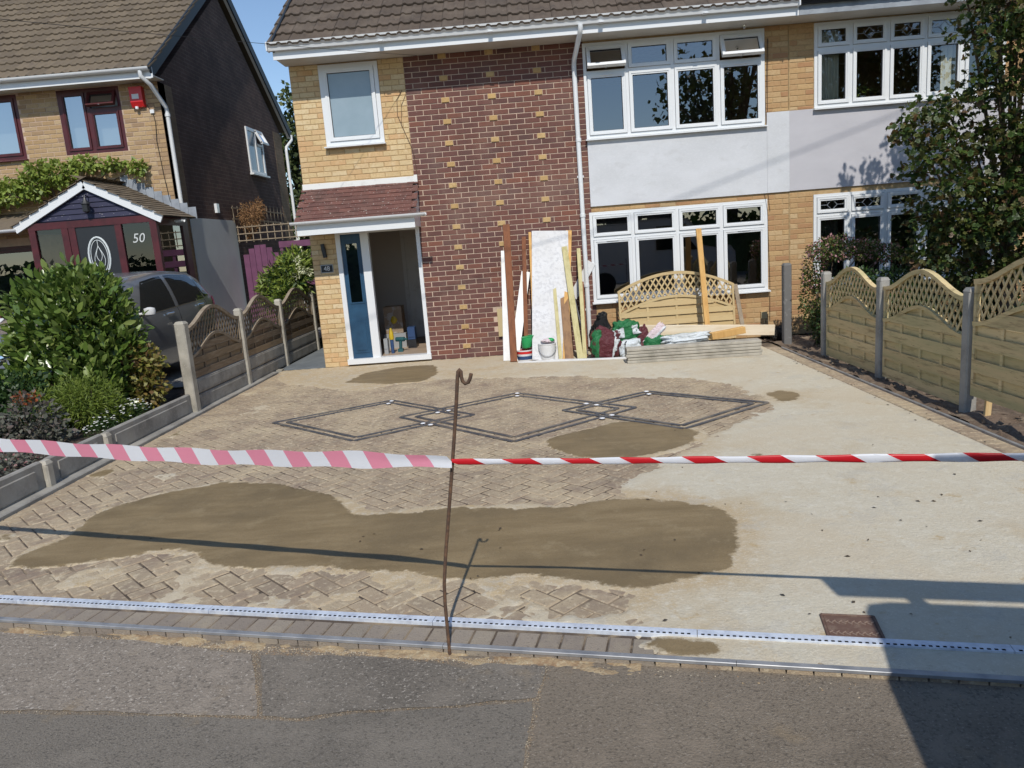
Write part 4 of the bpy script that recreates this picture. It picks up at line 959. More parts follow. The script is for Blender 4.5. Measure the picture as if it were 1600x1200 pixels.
# gable window with its top light ajar: built facing -y, then turned to face +x
def turn(o, x, y):
    pass
gw = MB(); ya, yb, za, zb = 6.05, 7.05, 3.70, 4.72
for (a, b, c, d) in ((ya, yb, za, za + .07), (ya, yb, zb - .07, zb), (ya, ya + .07, za + .07, zb - .07), (yb - .07, yb, za + .07, zb - .07), (6.56, 6.63, za + .07, zb - .07)): gw.box(XG - .05, XG + .03, a, b, c, d)
gw.box(XG - .05, XG + .029, 6.63, yb - .07, 4.36, 4.41); gw.box(XG, XG + .09, ya - .04, yb + .04, za - .04, za)
GW_ = gw.build('window', MT['upvc'], H5)
for (a, b, c, d) in ((ya + .07, 6.56, za + .07, zb - .07), (6.63, yb - .07, za + .07, 4.36)): MB().add([(XG + .006, a, c), (XG + .006, b, c), (XG + .006, b, d), (XG + .006, a, d)], [(0, 1, 2, 3)]).build('pane', MT['frost'], GW_)
vs = MB(); q = .28
vs.bar((XG + .03, 6.62, 4.69), (XG + .03 + .13, 6.62, 4.42), .05, .04, (0, 1, 0)); vs.bar((XG + .03, 7.0, 4.69), (XG + .16, 7.0, 4.42), .05, .04, (0, 1, 0)); vs.bar((XG + .16, 6.6, 4.42), (XG + .16, 7.02, 4.42), .05, .05); vs.bar((XG + .03, 6.6, 4.69), (XG + .03, 7.02, 4.69), .05, .05); vs.build('sash', MT['upvc'], GW_)
MB().add([(XG + .035, 6.64, 4.67), (XG + .15, 6.64, 4.44), (XG + .15, 6.98, 4.44), (XG + .035, 6.98, 4.67)], [(0, 1, 2, 3)]).build('pane', MT['glass50'], GW_)
MB().box(XG, XG + .02, F50 + .45, 4.66, G0, 2.59).build('rendered_panel', MT['render_50'], H5)
MB().box(XG, XG + .05, 3.74, 3.86, 2.72, 2.90).build('wall_lamp', MT['lampwhite'], H5)
# eaves, roof, rainwater
MB().box(-11.6, XG + .12, F50 - .36, F50 + .004, Z5, Z5 + .015).build('soffit', MT['soffit'], H5)
MB().box(-11.6, XG + .12, F50 - .376, F50 - .361, Z5 - .03, Z5 + .14).build('fascia', MT['upvc'], H5)
half_gutter(MB(), -11.6, XG + .10, F50 - .435, Z5 + .13, .055).build('gutter', MT['upvc'], H5, smooth=30)
p5 = R(36); 
rf = MB(); rr = 3.68 * math.tan(p5); ye5 = F50 - .40
rf.prism([(ye5, Z5 + .14), (5.38, Z5 + .14 + rr), (9.06, Z5 + .14), (9.06, Z5 + .11), (5.38, Z5 + .11 + rr), (ye5, Z5 + .11)], 0, -11.7, XG + .08); rf.build('roof', MT['tile50'], H5)
roof_slope(H5, -9.0, XG + .13, ye5 - .02, Z5 + .14, p5, 4.5, .30, .30, MT['tile50'], 200)
bg_ = MB(); bg_.bar((XG + .10, ye5, Z5 + .07), (XG + .10, 5.38, Z5 + .07 + rr), .035, .20); bg_.bar((XG + .10, 5.40, Z5 + .07 + rr), (XG + .10, 9.1, Z5 + .07), .035, .20); bg_.build('bargeboard', MT['barge'], H5)
us = MB(); us.bar((XG + .055, ye5 + .02, Z5 - .04), (XG + .055, 5.36, Z5 - .04 + rr), .06, .02); us.bar((XG + .055, 5.4, Z5 - .04 + rr), (XG + .055, 9.08, Z5 - .04), .06, .02); us.build('verge_soffit', MT['whitewood'], H5)
d5 = MB(); d5.tube([(XG - .06, F50 - .43, Z5 + .08), (XG - .06, F50 - .43, Z5 + .0), (XG + .02, F50 - .30, Z5 - .12), (XG + .05, F50 + .08, Z5 - .42), (XG + .05, F50 + .10, Z5 - .5), (XG + .05, F50 + .10, G0 + .1)], .036, 12)
for z in (4.3, 2.62): d5.lathe([(.038, 0), (.045, .005), (.045, .05), (.038, .055)], (XG + .05, F50 + .10, z), 12)
d5.build('downpipe', MT['upvc'], H5, smooth=40)
d6 = MB(); d6.tube([(XG + .12, 9.1, Z5 + .05), (XG + .12, 9.1, Z5 - .08), (XG + .06, 8.75, Z5 - .3), (XG + .06, 8.72, Z5 - .4), (XG + .06, 8.72, G0 + .1)], .036, 12); d6.build('downpipe', MT['upvc'], H5, smooth=40)
ab = MB(); ax_ = -4.93
ab.prism([(F50 - .001, 4.80), (F50 - .10, 4.80), (F50 - .10, 4.55), (F50 - .06, 4.47), (F50 - .001, 4.47)], 0, ax_ - .11, ax_ + .11); AB = ab.build('alarm_box', MT['redplastic'], H5)
MB().box(ax_ - .07, ax_ + .05, F50 - .103, F50 - .1005, 4.60, 4.68).build('alarm_label', MT['white'], AB); MB().lathe([(.012, 0), (.028, .01), (.028, .05)], (ax_ - .03, F50 - .06, 4.43), 12).build('strobe', MT['lampwhite'], AB, smooth=40)
MB().tube([(-4.80, F50 - .012, 4.50), (-4.72, F50 - .012, 4.36), (-4.70, F50 - .012, 4.2), (-4.73, F50 - .012, 3.9), (-4.70, F50 - .012, 3.3), (-4.66, F50 - .012, 2.85)], .006, 5).build('cable', MT['wire'], H5)
jb = MB().box(-4.76, -4.69, F50 - .03, F50, 4.36, 4.42); jb.build('junction_box', MT['upvc'], H5)
# ---- porch of 50
PY = .95; P = MB(); xa, xb = -6.55, -4.42
P.box(xa, xa + .11, PY, PY + .08, G0, 2.5); P.box(xb - .11, xb, PY, PY + .08, G0, 2.5); P.box(xa, xb, PY - .003, PY + .083, 2.47, 2.58)
for x in (-5.95, -5.83 - .0, -5.06): P.box(x - .055, x + .055, PY + .001, PY + .079, G0, 2.47)
P.box(xb - .079, xb - .001, PY + .08, F50, G0, .7); P.box(xb - .079, xb - .001, PY + .08, F50, 2.42, 2.58); P.box(xa, xa + .08, PY + .08, F50, G0, .7); P.box(xa, xa + .08, PY + .08, F50, 2.42, 2.58); P.box(xb - .078, xb - .002, 1.9, F50, .7, 2.42)
PO = P.build('porch', MT['maroon'], H5)
for (a, b) in ((-6.44, -6.005), (-5.005, -4.53)): MB().add([(a, PY + .03, .8), (b, PY + .03, .8), (b, PY + .03, 2.47), (a, PY + .03, 2.47)], [(0, 1, 2, 3)]).build('pane', MT['glass_dim'], PO)
MB().add([(xb - .03, PY + .08, .7), (xb - .03, 1.9, .7), (xb - .03, 1.9, 2.42), (xb - .03, PY + .08, 2.42)], [(0, 1, 2, 3)]).build('pane', MT['glass_low'], PO)
dr = MB(); dr.box(-5.775, -5.115, PY + .015, PY + .055, G0, 2.47); DO = dr.build('porch_door', MT['blackpl'], PO)
ov = MB(); cx, cz = -5.445, 1.98
ring = lambda r1, r2, yy: [(cx + r1 * math.cos(a), yy, cz + r2 * math.sin(a)) for a in np.linspace(0, 2 * math.pi, 29)]
for rr_, t_ in (((.175, .31), .016), ((.14, .265), .006)): ov.tube(ring(*rr_, PY + .008), t_, 6, cap=False)
ov.tube([(cx, PY + .008, cz + .26), (cx, PY + .008, cz + .17)], .005, 5)
for hh, ww in ((.40, .085), (.26, .045)):
    for k in (-1, 1): ov.tube([(cx + k * ww * math.sin(f * math.pi) * (.6 + .8 * f), PY + .008, cz + .17 - hh * f) for f in np.linspace(0, 1, 10)], .005, 5)
MB().box(-6.40, -4.50, 1.95, 1.97, G0, 2.45).build('inner_backing', MT['seal'], PO); MB().box(-9.4, -7.2, F50 + .5, F50 + .52, .9, 2.4).build('inner_backing', MT['room'], H5)  # dark sheets behind the panes put the interior's shade into their colour
ov.build('oval_leading', MT['render_50'], PO)
text_part('house_number', '50', (-4.765, PY + .022, 2.22), .21, MT['digit'], PO, shear=.25)
gb = MB(); apx = (-5.49, 3.13)
gb.add([(xa - .02, PY + .04, 2.58), (xb + .02, PY + .04, 2.58), (apx[0], PY + .04, apx[1] - .06)], [(0, 1, 2)]); CLB = gb.build('gable_cladding', MT['navyclad'], PO)
lines = MB()
for i, z in enumerate(np.arange(2.60, 3.05, .085)):
    hw_ = (apx[1] - .06 - z) / (apx[1] - .06 - 2.58) * (xb - xa + .04) / 2; c0 = (xa + xb) / 2 + (apx[0] - (xa + xb) / 2) * (z - 2.58) / .5
    MB().prism([(PY + .02, z), (PY + .036, z + .083), (PY + .038, z + .083), (PY + .038, z)], 0, c0 - hw_ + .05, c0 + hw_ - .05).build('cladding_board', MT['navyclad'], PO)
ba = MB()
for e in ((xa - .20, 2.50), (xb + .12, 2.50)): ba.bar((apx[0], PY - .015, apx[1]), (e[0], PY - .015, e[1]), .13, .03, (0, 1, 0), .003)
ba.build('porch_bargeboard', MT['upvc'], PO)
ln = MB(); lx, lz = -5.47, 2.68; ln.lathe([(.02, 0), (.055, .02), (.06, .13), (.075, .14), (.03, .20), (.012, .24)], (lx, PY - .09, lz), 8); ln.tube([(lx, PY - .09, lz + .23), (lx, PY - .08, lz + .28), (lx, PY + .03, lz + .26)], .01, 6); ln.build('carriage_lamp', MT['blackpl'], PO, smooth=30)
tm = tile_mesh('tile', .165, .17, MT['tile50'], True); tl = MB(); dk = MB()
for sg, xe in ((-1, xa - .25), (1, xb + .17)):
    ex, ez = xe, 2.50; L_ = math.hypot(ex - apx[0], apx[1] + .10 - ez - .06); an = math.atan2(apx[1] + .10 - ez - .06, abs(ex - apx[0]))
    dk.add([(apx[0], PY - .03, apx[1] + .075), (apx[0], F50, apx[1] + .075), (ex, F50, ez + .035), (ex, PY - .03, ez + .035)], [(0, 1, 2, 3)])
    for r_ in range(int(L_ / .1) + 1):
        for c in range(8):
            y = PY - .06 + (c + .5 + (.5 if r_ % 2 else 0)) * .16
            if y > F50: continue
            s_ = r_ * .1; Mx = Matrix.Translation((ex - sg * s_ * math.cos(an), y, ez + .05 + s_ * math.sin(an))) @ Matrix.Rotation(sg * math.pi / 2, 4, 'Z') @ Matrix.Rotation(an - .1, 4, 'X') @ Matrix.Translation((0, 0, .01 + random.uniform(-.002, .003)))
            tl.add([Mx @ v.co for v in tm.vertices], [tuple(p.vertices) for p in tm.polygons])
tl.build('porch_tiles', MT['tile50'], PO, kind='stuff', fix=False); dk.build('porch_roof_deck', MT['tile50'], PO)
lf = MB()
for i in range(9):
    t_ = i / 9; x = apx[0] + (xb + .2 - apx[0]) * t_; z = apx[1] + .14 + (2.56 - apx[1] - .14) * t_; dx = (xb + .2 - apx[0]) / 9
    lf.box(x, x + dx - .004, F50 - .012, F50 - .002, z - .10, z + .10)
lf.build('lead_flashing', MT['lead'], PO)
lr = MB(); lr.prism([(PY + .05, 2.52), (F50, 2.86), (F50, 2.82), (PY + .05, 2.48)], 0, -9.5, xa - .15); lr.build('lean_to_roof', MT['tile50'], H5)
half_gutter(MB(), -9.5, xa - .18, PY, 2.52, .05).build('porch_gutter', MT['upvc'], H5, smooth=30)
half_gutter(MB(), xb + .05, xb + .20, PY + .6, 2.50, .045).build('porch_gutter', MT['upvc'], H5, smooth=30)

# ================================================================= FENCES
def arch(t, z_end, rise):                      # ogee top: low at both ends, high in the middle
    return z_end + rise * (.5 - .5 * math.cos(2 * math.pi * min(1, max(0, t)))) ** 1.0
def fence_panel(p0, p1, zb, z_end, rise, drop, wood, trim, label, group, nb=4, lat=.085, thick=.035, lean=0.0, convex=False, cat='fence panel'):
    """woven board panel with arched trellis top between two posts"""
    p0 = np.array(p0, float); p1 = np.array(p1, float); d = p1 - p0; L_ = np.linalg.norm(d); d /= L_; nrm = np.array([d[1], -d[0]])
    if (CAM[:2] - p0) @ nrm < 0: nrm = -nrm
    T = thing('trellis_fence', label, cat, (*((p0 + p1) / 2), zb), group)
    def W(s_, z, o=0.0): q = p0 + d * s_ + nrm * (o + lean * (zb - z)); return (q[0], q[1], z)
    af = (lambda t, ze, r_: ze + r_ * math.sin(math.pi * min(1, max(0, t))) ** .9) if convex else arch
    top = lambda s_: af(s_ / L_, z_end, rise); low = lambda s_: af(s_ / L_, z_end - drop, rise * .95)
    nn = (*nrm, 0.0)
    def arc(fn, w_, nm, o):
        mb = MB(); S = np.linspace(0, L_, 21)
        rows = []
        for s_ in S:
            z = fn(s_); rows.append([W(s_, z - w_ / 2, o - .022), W(s_, z - w_ / 2, o + .022), W(s_, z + w_ / 2, o + .026), W(s_, z + w_ / 2, o - .026)])
        mb.grid(rows, closed=True); mb.add(rows[0], [(0, 1, 2, 3)]); mb.add(rows[-1], [(3, 2, 1, 0)]); return mb.build(nm, trim, T, smooth=30)
    arc(top, .042, 'top_rail', 0); arc(low, .036, 'arch_rail', 0)
    for s_ in (.02, L_ - .02): MB().bar(W(s_, zb), W(s_, top(s_)), .03, .042, nn, .003).build('frame_stile', trim, T)
    # trellis: two crossing layers of thin slats cut to the arched band
    def slats(sl, o, key):
        s_ = -1.0
        while s_ < L_ + 1.0:
            pts = []
            for q in np.linspace(0, 1.4, 71):
                x = s_ + q * math.cos(sl); z = low(max(0, min(L_, s_))) * 0 + (z_end - drop - .1) + q * abs(math.sin(sl))
                if .03 < x < L_ - .03 and low(x) + .012 < z < top(x) - .012: pts.append((x, z))
            if len(pts) > 2: MB().bar(W(*pts[0], o), W(*pts[-1], o), .022, .009, nn, .002).build('trellis_slat', trim if False else wood, T)
            s_ += lat
    slats(R(58), .006, 0); slats(R(180 - 58), -.006, 1)
    # woven boards
    hb = (z_end - drop + rise * .95 - zb) / nb
    for i in range(nb):
        a, b = zb + i * hb, zb + (i + 1) * hb - .006; segs = 4
        for k in range(segs):
            pass
        for (o, za, zb_) in ((.014, a, a + hb * .54), (-.009, a + hb * .50, b - .004)):
            P = []; S = np.linspace(.035, L_ - .035, 25); tp = [min(zb_, low(s_) - .01) for s_ in S]; rows = []
            idxs = [q for q in range(25) if tp[q] > za + .008]
            if len(idxs) < 2: continue
            # split where the arch cuts the board into two ends
            runs = []; 
            for q in idxs:
                if runs and q == runs[-1][-1] + 1: runs[-1].append(q)
                else: runs.append([q])
            for rn in runs:
                if len(rn) < 2: continue
                rows = [[W(S[q], za, o - .007), W(S[q], za, o + .007), W(S[q], tp[q], o + .007), W(S[q], tp[q], o - .007)] for q in rn]
                mb = MB().grid(rows, closed=True); mb.add(rows[0], [(0, 1, 2, 3)]); mb.add(rows[-1], [(3, 2, 1, 0)]); mb.build('board', wood, T)
    for t_ in (.25, .5, .75):
        s_ = L_ * t_; MB().bar(W(s_, zb, .004), W(s_, low(s_) - .01, .004), .035, .020, nn, .003).build('batten', wood, T)
    return T
def post(x, y, z0, z1, label, group, mat='conc', w_=.095, lean=0):
    mb = MB(); n = 6; k0 = 0
    mb.bar((x, y, z0 - .1), (x + lean, y, z1 - .03), w_, w_ * 1.0, (0, 1, 0), .012); mb.add([(x + lean + a, y + b, z1 - .03) for a, b in ((-w_ / 2, -w_ / 2), (w_ / 2, -w_ / 2), (w_ / 2, w_ / 2), (-w_ / 2, w_ / 2))] + [(x + lean + a, y + b, z1) for a, b in ((-w_ / 3, -w_ / 3), (w_ / 3, -w_ / 3), (w_ / 3, w_ / 3), (-w_ / 3, w_ / 3))], [(0, 1, 5, 4), (1, 2, 6, 5), (2, 3, 7, 6), (3, 0, 4, 7), (4, 5, 6, 7)])
    return solid('fence_post', mb, MT[mat], label, 'fence post', group)
XF = 5.21; RP = [-2.08, -3.54, -5.08, -6.7]; gr_ = 'concrete posts of the new fence'
rn = ['where the new fence starts, beside the pink-flowered shrub', 'between the first and second panels of the new fence', 'between the second and taller third panel of the new fence', 'at the street end of the taller new fence panel']
for y, t_, zt in zip(RP, rn, (1.06, 1.06, 1.05, 1.2)): post(XF, y, 0, zt, 'grey concrete post ' + t_, gr_, 'conc_grey', .10)
gp_ = 'new treated timber fence panels'
fence_panel((XF, -2.13), (XF, -3.485), .04, .92, .20, .31, MT['fenceR'], MT['fenceR'], 'new arched trellis-top panel next to the pink-flowered shrub', gp_, 4)
fence_panel((XF, -3.595), (XF, -5.025), .04, .95, .20, .32, MT['fenceR'], MT['fenceR'], 'new arched trellis-top panel in the middle of the run along the soil bed', gp_, 4)
fence_panel((XF, -5.135), (XF, -6.645), .16, 1.10, .21, .34, MT['fenceR'], MT['fenceR'], 'new arched trellis-top panel set higher than the rest of the run', gp_, 4)
sp_ = MB().bar((5.24, -5.3, .0), (5.25, -5.3, .17), .03, .05); solid('timber_peg', sp_, MT['pine'], 'two-tone pale peg stuck in the soil under the taller panel', 'peg')
post(5.17, -.80, 0, 1.13, 'dark weathered concrete post standing by the house wall near the socket', None, 'conc_dark', .11)
XLf = -2.44; LP = [-2.86, -1.16, .50, 2.30]; lab = ['at the planter end of the old brown fence', 'between the first and second old brown panels', 'between the second and third old brown panels', 'at the house end of the old brown fence']
for i, (y, t_) in enumerate(zip(LP, lab)): post(XLf, y, 0, 1.09, 'pale concrete post ' + t_, 'concrete posts of the old fence', 'conc', .10 if i else .12)
for i in range(3):
    a, b = LP[i] + .055, LP[i + 1] - .055
    fence_panel((XLf, a), (XLf, b), .40, .97, .225, .32, MT['fenceL'], MT['trimL'], 'old brown arched trellis panel ' + ['beside the laurel and golden shrub', 'in the middle of the left-hand run', 'next to the house corner'][i], 'old brown fence panels', 3)
    for k in range(2):
        mb = MB(); z = .02 + k * .19; mb.bar((XLf, a, z + .09), (XLf, b, z + .09), .05, .18, c=.012); mb.bar((XLf + .012, a + .08, z + .09), (XLf + .012, b - .08, z + .09), .034, .13, c=.006)
        solid('gravel_board', mb, MT['conc_grey'], ['lower', 'upper'][k] + ' grey concrete board under the old brown panel ' + ['beside the golden shrub', 'in the middle', 'next to the house corner'][i], 'gravel board', 'gravel boards under the old fence')
fence_panel((XLf, 2.36), (XLf, 4.1), .40, .97, .225, .32, MT['fenceL'], MT['trimL'], 'old brown panel beyond the house corner, mostly hidden by yellow brickwork', 'old brown fence panels', 3)
# low planter wall of concrete boards with stub posts
for i, (a, b) in enumerate(((-4.63, -2.93), (-5.50, -4.73), (-7.2, -5.60))):
    mb = MB(); mb.bar((XLf - .02, a, .125), (XLf - .02, b, .125), .05, .25, c=.012); mb.bar((XLf + .006, a + .1, .12), (XLf + .006, b - .1, .12), .02, .15, c=.006)
    solid('planter_board', mb, MT['conc_grey'], 'low concrete board edging the flower bed, ' + ['ending at the tall fence post', 'the short one between two stub posts', 'nearest the street'][i], 'edging board', 'low boards edging the flower bed')
for i, y in enumerate((-4.68, -5.55)): post(XLf, y, 0, .245, 'short concrete stub post on the planter edge, ' + ['by the white daisies', 'above the tape'][i], 'stub posts on the planter edge', 'conc', .085)
# ---- purple gate, rails and trellis between the houses
ga = thing('garden_gate', 'purple arched board gate beside the blue-grey rendered wall', 'gate', (-4.1, 4.6, G0))
for i in range(6):
    x = -4.45 + i * .128; zt = 1.80 + .26 * math.sin(math.pi * (i + .5) / 6); MB().bar((x + .06, 4.6, G0 + .05), (x + .06, 4.6, zt), .122, .022, (0, 1, 0), .004).build('board', MT['purple'], ga)
for z in (.5, 1.5): MB().bar((-4.45, 4.62, z), (-3.68, 4.62, z), .02, .09, c=.003).build('rail', MT['purple'], ga)
rf_ = thing('rail_fence', 'purple horizontal rail fence behind the leafy shrub', 'fence', (-2.8, 4.6, G0))
for z in (2.02, 1.78, 1.5, 1.2): MB().bar((-3.66, 4.6, z), (-1.7, 4.6, z), .022, .13, c=.004).build('rail', MT['purple'], rf_)
for x in (-3.62, -2.95, -2.2): MB().bar((x, 4.63, G0), (x, 4.63, 2.1), .07, .05, (0, 1, 0), .004).build('post', MT['purple'], rf_)
tr_ = thing('trellis', 'pale square trellis strip on top of the purple gate', 'trellis', (-3.6, 4.55, 2.12))
for z in (2.16, 2.30, 2.44): MB().bar((-4.5, 4.55, z), (-2.4, 4.55, z), .012, .022, c=.002).build('trellis_slat', MT['trimL'], tr_)
for i in range(14): x = -4.48 + i * .155; MB().bar((x, 4.562, 2.12), (x, 4.562, 2.48), .02, .010, (0, 1, 0), .002).build('trellis_slat', MT['trimL'], tr_)
tr_ = thing('trellis', 'weathered trellis fixed to the dark gable wall with dead climber', 'trellis', (XG + .04, 6.2, 2.6))
for i in range(13): y = 4.6 + i * .26; MB().bar((XG + .03, y, 2.55), (XG + .03, y, 3.0 if i > 6 else 2.9), .03, .012, (1, 0, 0), .002).build('trellis_slat', MT['trimL'], tr_)
for z in (2.62, 2.85): MB().bar((XG + .045, 4.5, z), (XG + .045, 7.8, z), .012, .03, (0, 0, 1), .002).build('trellis_slat', MT['trimL'], tr_)

# ================================================================= VEHICLES
def car(name, label, paint, cx, yr, z0):
    """hatchback, tail at y=yr, nose towards -y"""
    T = thing(name, label, 'car', (cx, yr - 2, z0))
    ts = [0, .04, .12, .25, .4, .6, .9, 1.3, 1.7, 2.1, 2.4, 2.7, 3.0, 3.3, 3.6, 3.85, 4.0, 4.07, 4.1]
    zt = np.interp(ts, [0, .04, .12, .25, .4, .6, 1.3, 1.9, 2.3, 3.0, 3.5, 3.85, 4.02, 4.1], [.72, .92, 1.08, 1.25, 1.38, 1.45, 1.49, 1.47, 1.38, 1.03, .94, .84, .70, .5])
    zb = np.interp(ts, [0, .3, 1.0, 2.7, 4.1], [1.02, 1.02, .98, .90, .84]); hw = np.interp(ts, [0, .08, .35, .8, 3.3, 3.8, 4.02, 4.1], [.66, .76, .85, .885, .885, .82, .70, .55])
    zl = np.interp(ts, [0, .1, .4, 3.6, 4.0, 4.1], [.36, .26, .2, .2, .26, .36])
    def sec(i):
        t_, w_, a, b, c = ts[i], hw[i], zl[i], zb[i], zt[i]; pts = []
        bb = min(b, c - .015)
        for f, k in ((0, .90), (.12, .97), (.4, 1.0), (.7, 1.0), (.93, .975), (1, .95)): pts.append((w_ * k, a + (bb - a) * f))
        for f, k in ((.15, .925), (.5, .85), (.8, .76), (.93, .68), (.985, .52), (1.0, .25), (1.004, 0)):
            pts.append((w_ * (.95 + (k - .95) * (1 if c > b + .05 else .75)), bb + (c - bb) * f))
        return pts
    secs = [sec(i) for i in range(len(ts))]
    def Wp(t_, y, z): return (cx + y, yr - t_, z0 + z)
    def surf(t_, r_):                      # r_: index along the section (float)
        i = min(len(ts) - 2, max(0, int(np.searchsorted(ts, t_) - 1))); f = (t_ - ts[i]) / (ts[i + 1] - ts[i]); j = min(11, int(r_)); g = r_ - j
        P = lambda s_: (np.array(s_[j]) * (1 - g) + np.array(s_[j + 1]) * g)
        q = P(secs[i]) * (1 - f) + P(secs[i + 1]) * f; return q
    mb = MB(); rows = []
    for i, t_ in enumerate(ts):
        s_ = secs[i]; rows.append([Wp(t_, y, z) for y, z in s_] + [Wp(t_, -y, z) for y, z in s_[-2::-1]])
    mb.grid(rows); n = len(rows[0]); mb.add(rows[0], [tuple(range(n))]); mb.add(rows[-1], [tuple(range(n - 1, -1, -1))])
    mb.build('body', MT[paint], T, smooth=35)
    def patch(nm, mat, tlo, thi, r0, r1, sides=(1, -1), n=10, e=.005, parent=None):
        for sg in sides:
            rows = []
            for r_ in np.linspace(r0, r1, 7):
                f = (r_ - r0) / (r1 - r0); a = tlo[0] + (tlo[1] - tlo[0]) * f; b = thi[0] + (thi[1] - thi[0]) * f; row = []
                for t_ in np.linspace(a, b, n):
                    q = surf(t_, r_); q2 = surf(t_, min(11.9, r_ + .05)); tg = q2 - q; nr = np.array([tg[1], -tg[0]]); nr = nr / (np.linalg.norm(nr) + 1e-9); q = q + nr * e; row.append(Wp(t_, sg * q[0], q[1]))
                rows.append(row)
            MB().grid(rows).build(nm, MT[mat], parent or T, smooth=60)
    patch('side_window', 'carglass', (.62, .72), (1.50, 1.46), 5.3, 8.35); patch('side_window', 'carglass', (1.60, 1.56), (2.66, 2.10), 5.3, 8.35)
    patch('quarter_window', 'carglass', (.40, .55), (.58, .69), 5.5, 7.6)
    patch('windscreen', 'carglass', (2.93, 2.93), (2.36, 2.36), 9.0, 12, (1, -1), 8); patch('rear_window', 'carglass', (.13, .13), (.36, .36), 8.6, 12, (1, -1), 8)
    patch('tail_light', 'lampred', (.06, .09), (.34, .24), 3.6, 5.2); patch('headlight', 'lampwhite', (3.62, 3.66), (3.98, 3.95), 3.6, 4.9)
    patch('window_trim', 'chrome', (.42, .42), (2.70, 2.70), 5.12, 5.24, e=.008, n=24)
    for sg in (1, -1):
        for ta, tb in ((.62, .66), (1.555, 1.53), (2.72, 2.68)):
            P = [surf(ta + (tb - ta) * f, r_) for f, r_ in zip(np.linspace(0, 1, 7), np.linspace(1, 5, 7))]
            MB().tube([Wp(ta, sg * (q[0] + .0005), q[1]) for q in P], .0045, 5).build('door_seam', MT['seal'], T)
        for t_ in (.80, 1.78):
            q = surf(t_, 4.1); MB().bar(Wp(t_ - .02, sg * (q[0] + .022), q[1]), Wp(t_ + .17, sg * (q[0] + .022), q[1]), .022, .024, c=.008).build('door_handle', MT['chrome'], T)
        q = surf(2.55, 5.3); m_ = MB(); m_.lathe([(.02, -.05), (.06, -.042), (.07, 0), (.065, .035), (.02, .05)], (0, 0, 0), 14); m_.v = [(*Wp(2.56 + v[0] * .75, sg * (q[0] + .13 + v[1] * 1.1), q[1] + .06 + v[2]),) for v in m_.v]; m_.bar(Wp(2.54, sg * (q[0] - .01), q[1] + .03), Wp(2.56, sg * (q[0] + .1), q[1] + .04), .05, .03); m_.build('door_mirror', MT['white'] if paint == 'paint_grey' else MT[paint], T, smooth=50)  # grey car's mirror is white: its sunlit brightness is put into the colour
        for t_ in (.72, 3.28):
            wp = MB(); P = [(.10, -.11), (.29, -.10), (.31, -.06), (.31, .06), (.29, .10), (.10, .11)]; wp.lathe(P, (0, 0, 0), 26); wp.v = [Wp(t_ + v[0], sg * (.78 + v[2]), .31 + v[1]) for v in wp.v]; WH = wp.build('wheel', MT['tyre'], T, smooth=40)
            rm = MB(); rm.lathe([(.02, .115), (.19, .112), (.20, .09)], (0, 0, 0), 20); rm.v = [Wp(t_ + v[0], sg * (.78 + v[2]), .31 + v[1]) for v in rm.v]; rm.build('rim', MT['rim'], WH, smooth=40)
    bd = MB(); bd.lathe([(.05, 0), (.055, .008), (.03, .014)], (0, 0, 0), 16); bd.v = [Wp(4.0 + .07 * (1 - .3 * abs(v[0]) / .05) + v[2], v[0] * 1.3, .66 + v[1]) for v in bd.v]; bd.build('badge', MT['chrome'], T)
    gr = MB(); gr.bar(Wp(4.09, -.5, .5), Wp(4.09, .5, .5), .03, .14, c=.01); gr.build('grille', MT['blackpl'], T)
    return T
car('parked_car', 'metallic grey hatchback parked behind the laurel on the neighbour drive', 'paint_grey', -4.22, .62, .20)
car('parked_car', 'red hatchback glimpsed behind the laurel beyond the grey car', 'paint_red', -7.6, .45, .20)

# the works van whose shadow falls across the drive
VN = thing('works_van', 'white works van with ladder rack parked out on the footpath beside the drive', 'van', (5.2, -11.1, -.06))
prof = [(2.76, .28), (2.74, .6), (2.80, 1.0), (2.91, 1.41), (3.02, 1.71), (3.075, 1.94), (3.12, 2.01), (3.22, 2.04), (5.9, 2.04), (6.3, 1.95), (6.95, 1.25), (7.6, 1.1), (7.75, .9), (7.78, .28)]
def sect(y, k): c = np.array([5.2, .9]); return [(c[0] + (x - c[0]) * (1 - .3 * k * .1), y, c[1] + (z - c[1]) * (1 - k)) for x, z in prof]
rows = [sect(-10.19 - .03, .05), sect(-10.19, .0), sect(-12.0, .0), sect(-12.03, .05)]
vb = MB().grid(rows, closed=True); vb.add(rows[0], [tuple(range(len(prof)))]); vb.add(rows[-1], [tuple(range(len(prof) - 1, -1, -1))]); vb.build('body', MT['paint_van'], VN, smooth=30)
for y, s_ in ((-10.183, 1), (-12.007, -1)):
    MB().add([(5.35, y, 1.15), (6.75, y, 1.15), (6.2, y, 1.82), (5.35, y, 1.82)], [(0, 1, 2, 3)]).build('side_window', MT['carglass'], VN)
    for x in (3.7, 6.8):
        wm = MB(); wm.lathe([(.12, -.12), (.31, -.1), (.33, 0), (.31, .1), (.12, .12)], (0, 0, 0), 24); wm.v = [(x + v[0], y - s_ * .08 + v[2], .28 + v[1]) for v in wm.v]; wm.build('wheel', MT['tyre'], VN, smooth=40)
for y in (-10.21, -11.1, -11.98):
    rk = MB(); rk.bar((3.04 if y > -10.5 else 3.7, y, 2.20), (6.0, y, 2.20), .04, .18, c=.01); rk.build('rack_rail', MT['blackpl'], VN)
for x in (3.36, 4.6, 5.8): MB().bar((x, -10.2, 2.10), (x, -11.99, 2.10), .05, .13, c=.005).build('rack_bar', MT['blackpl'], VN)

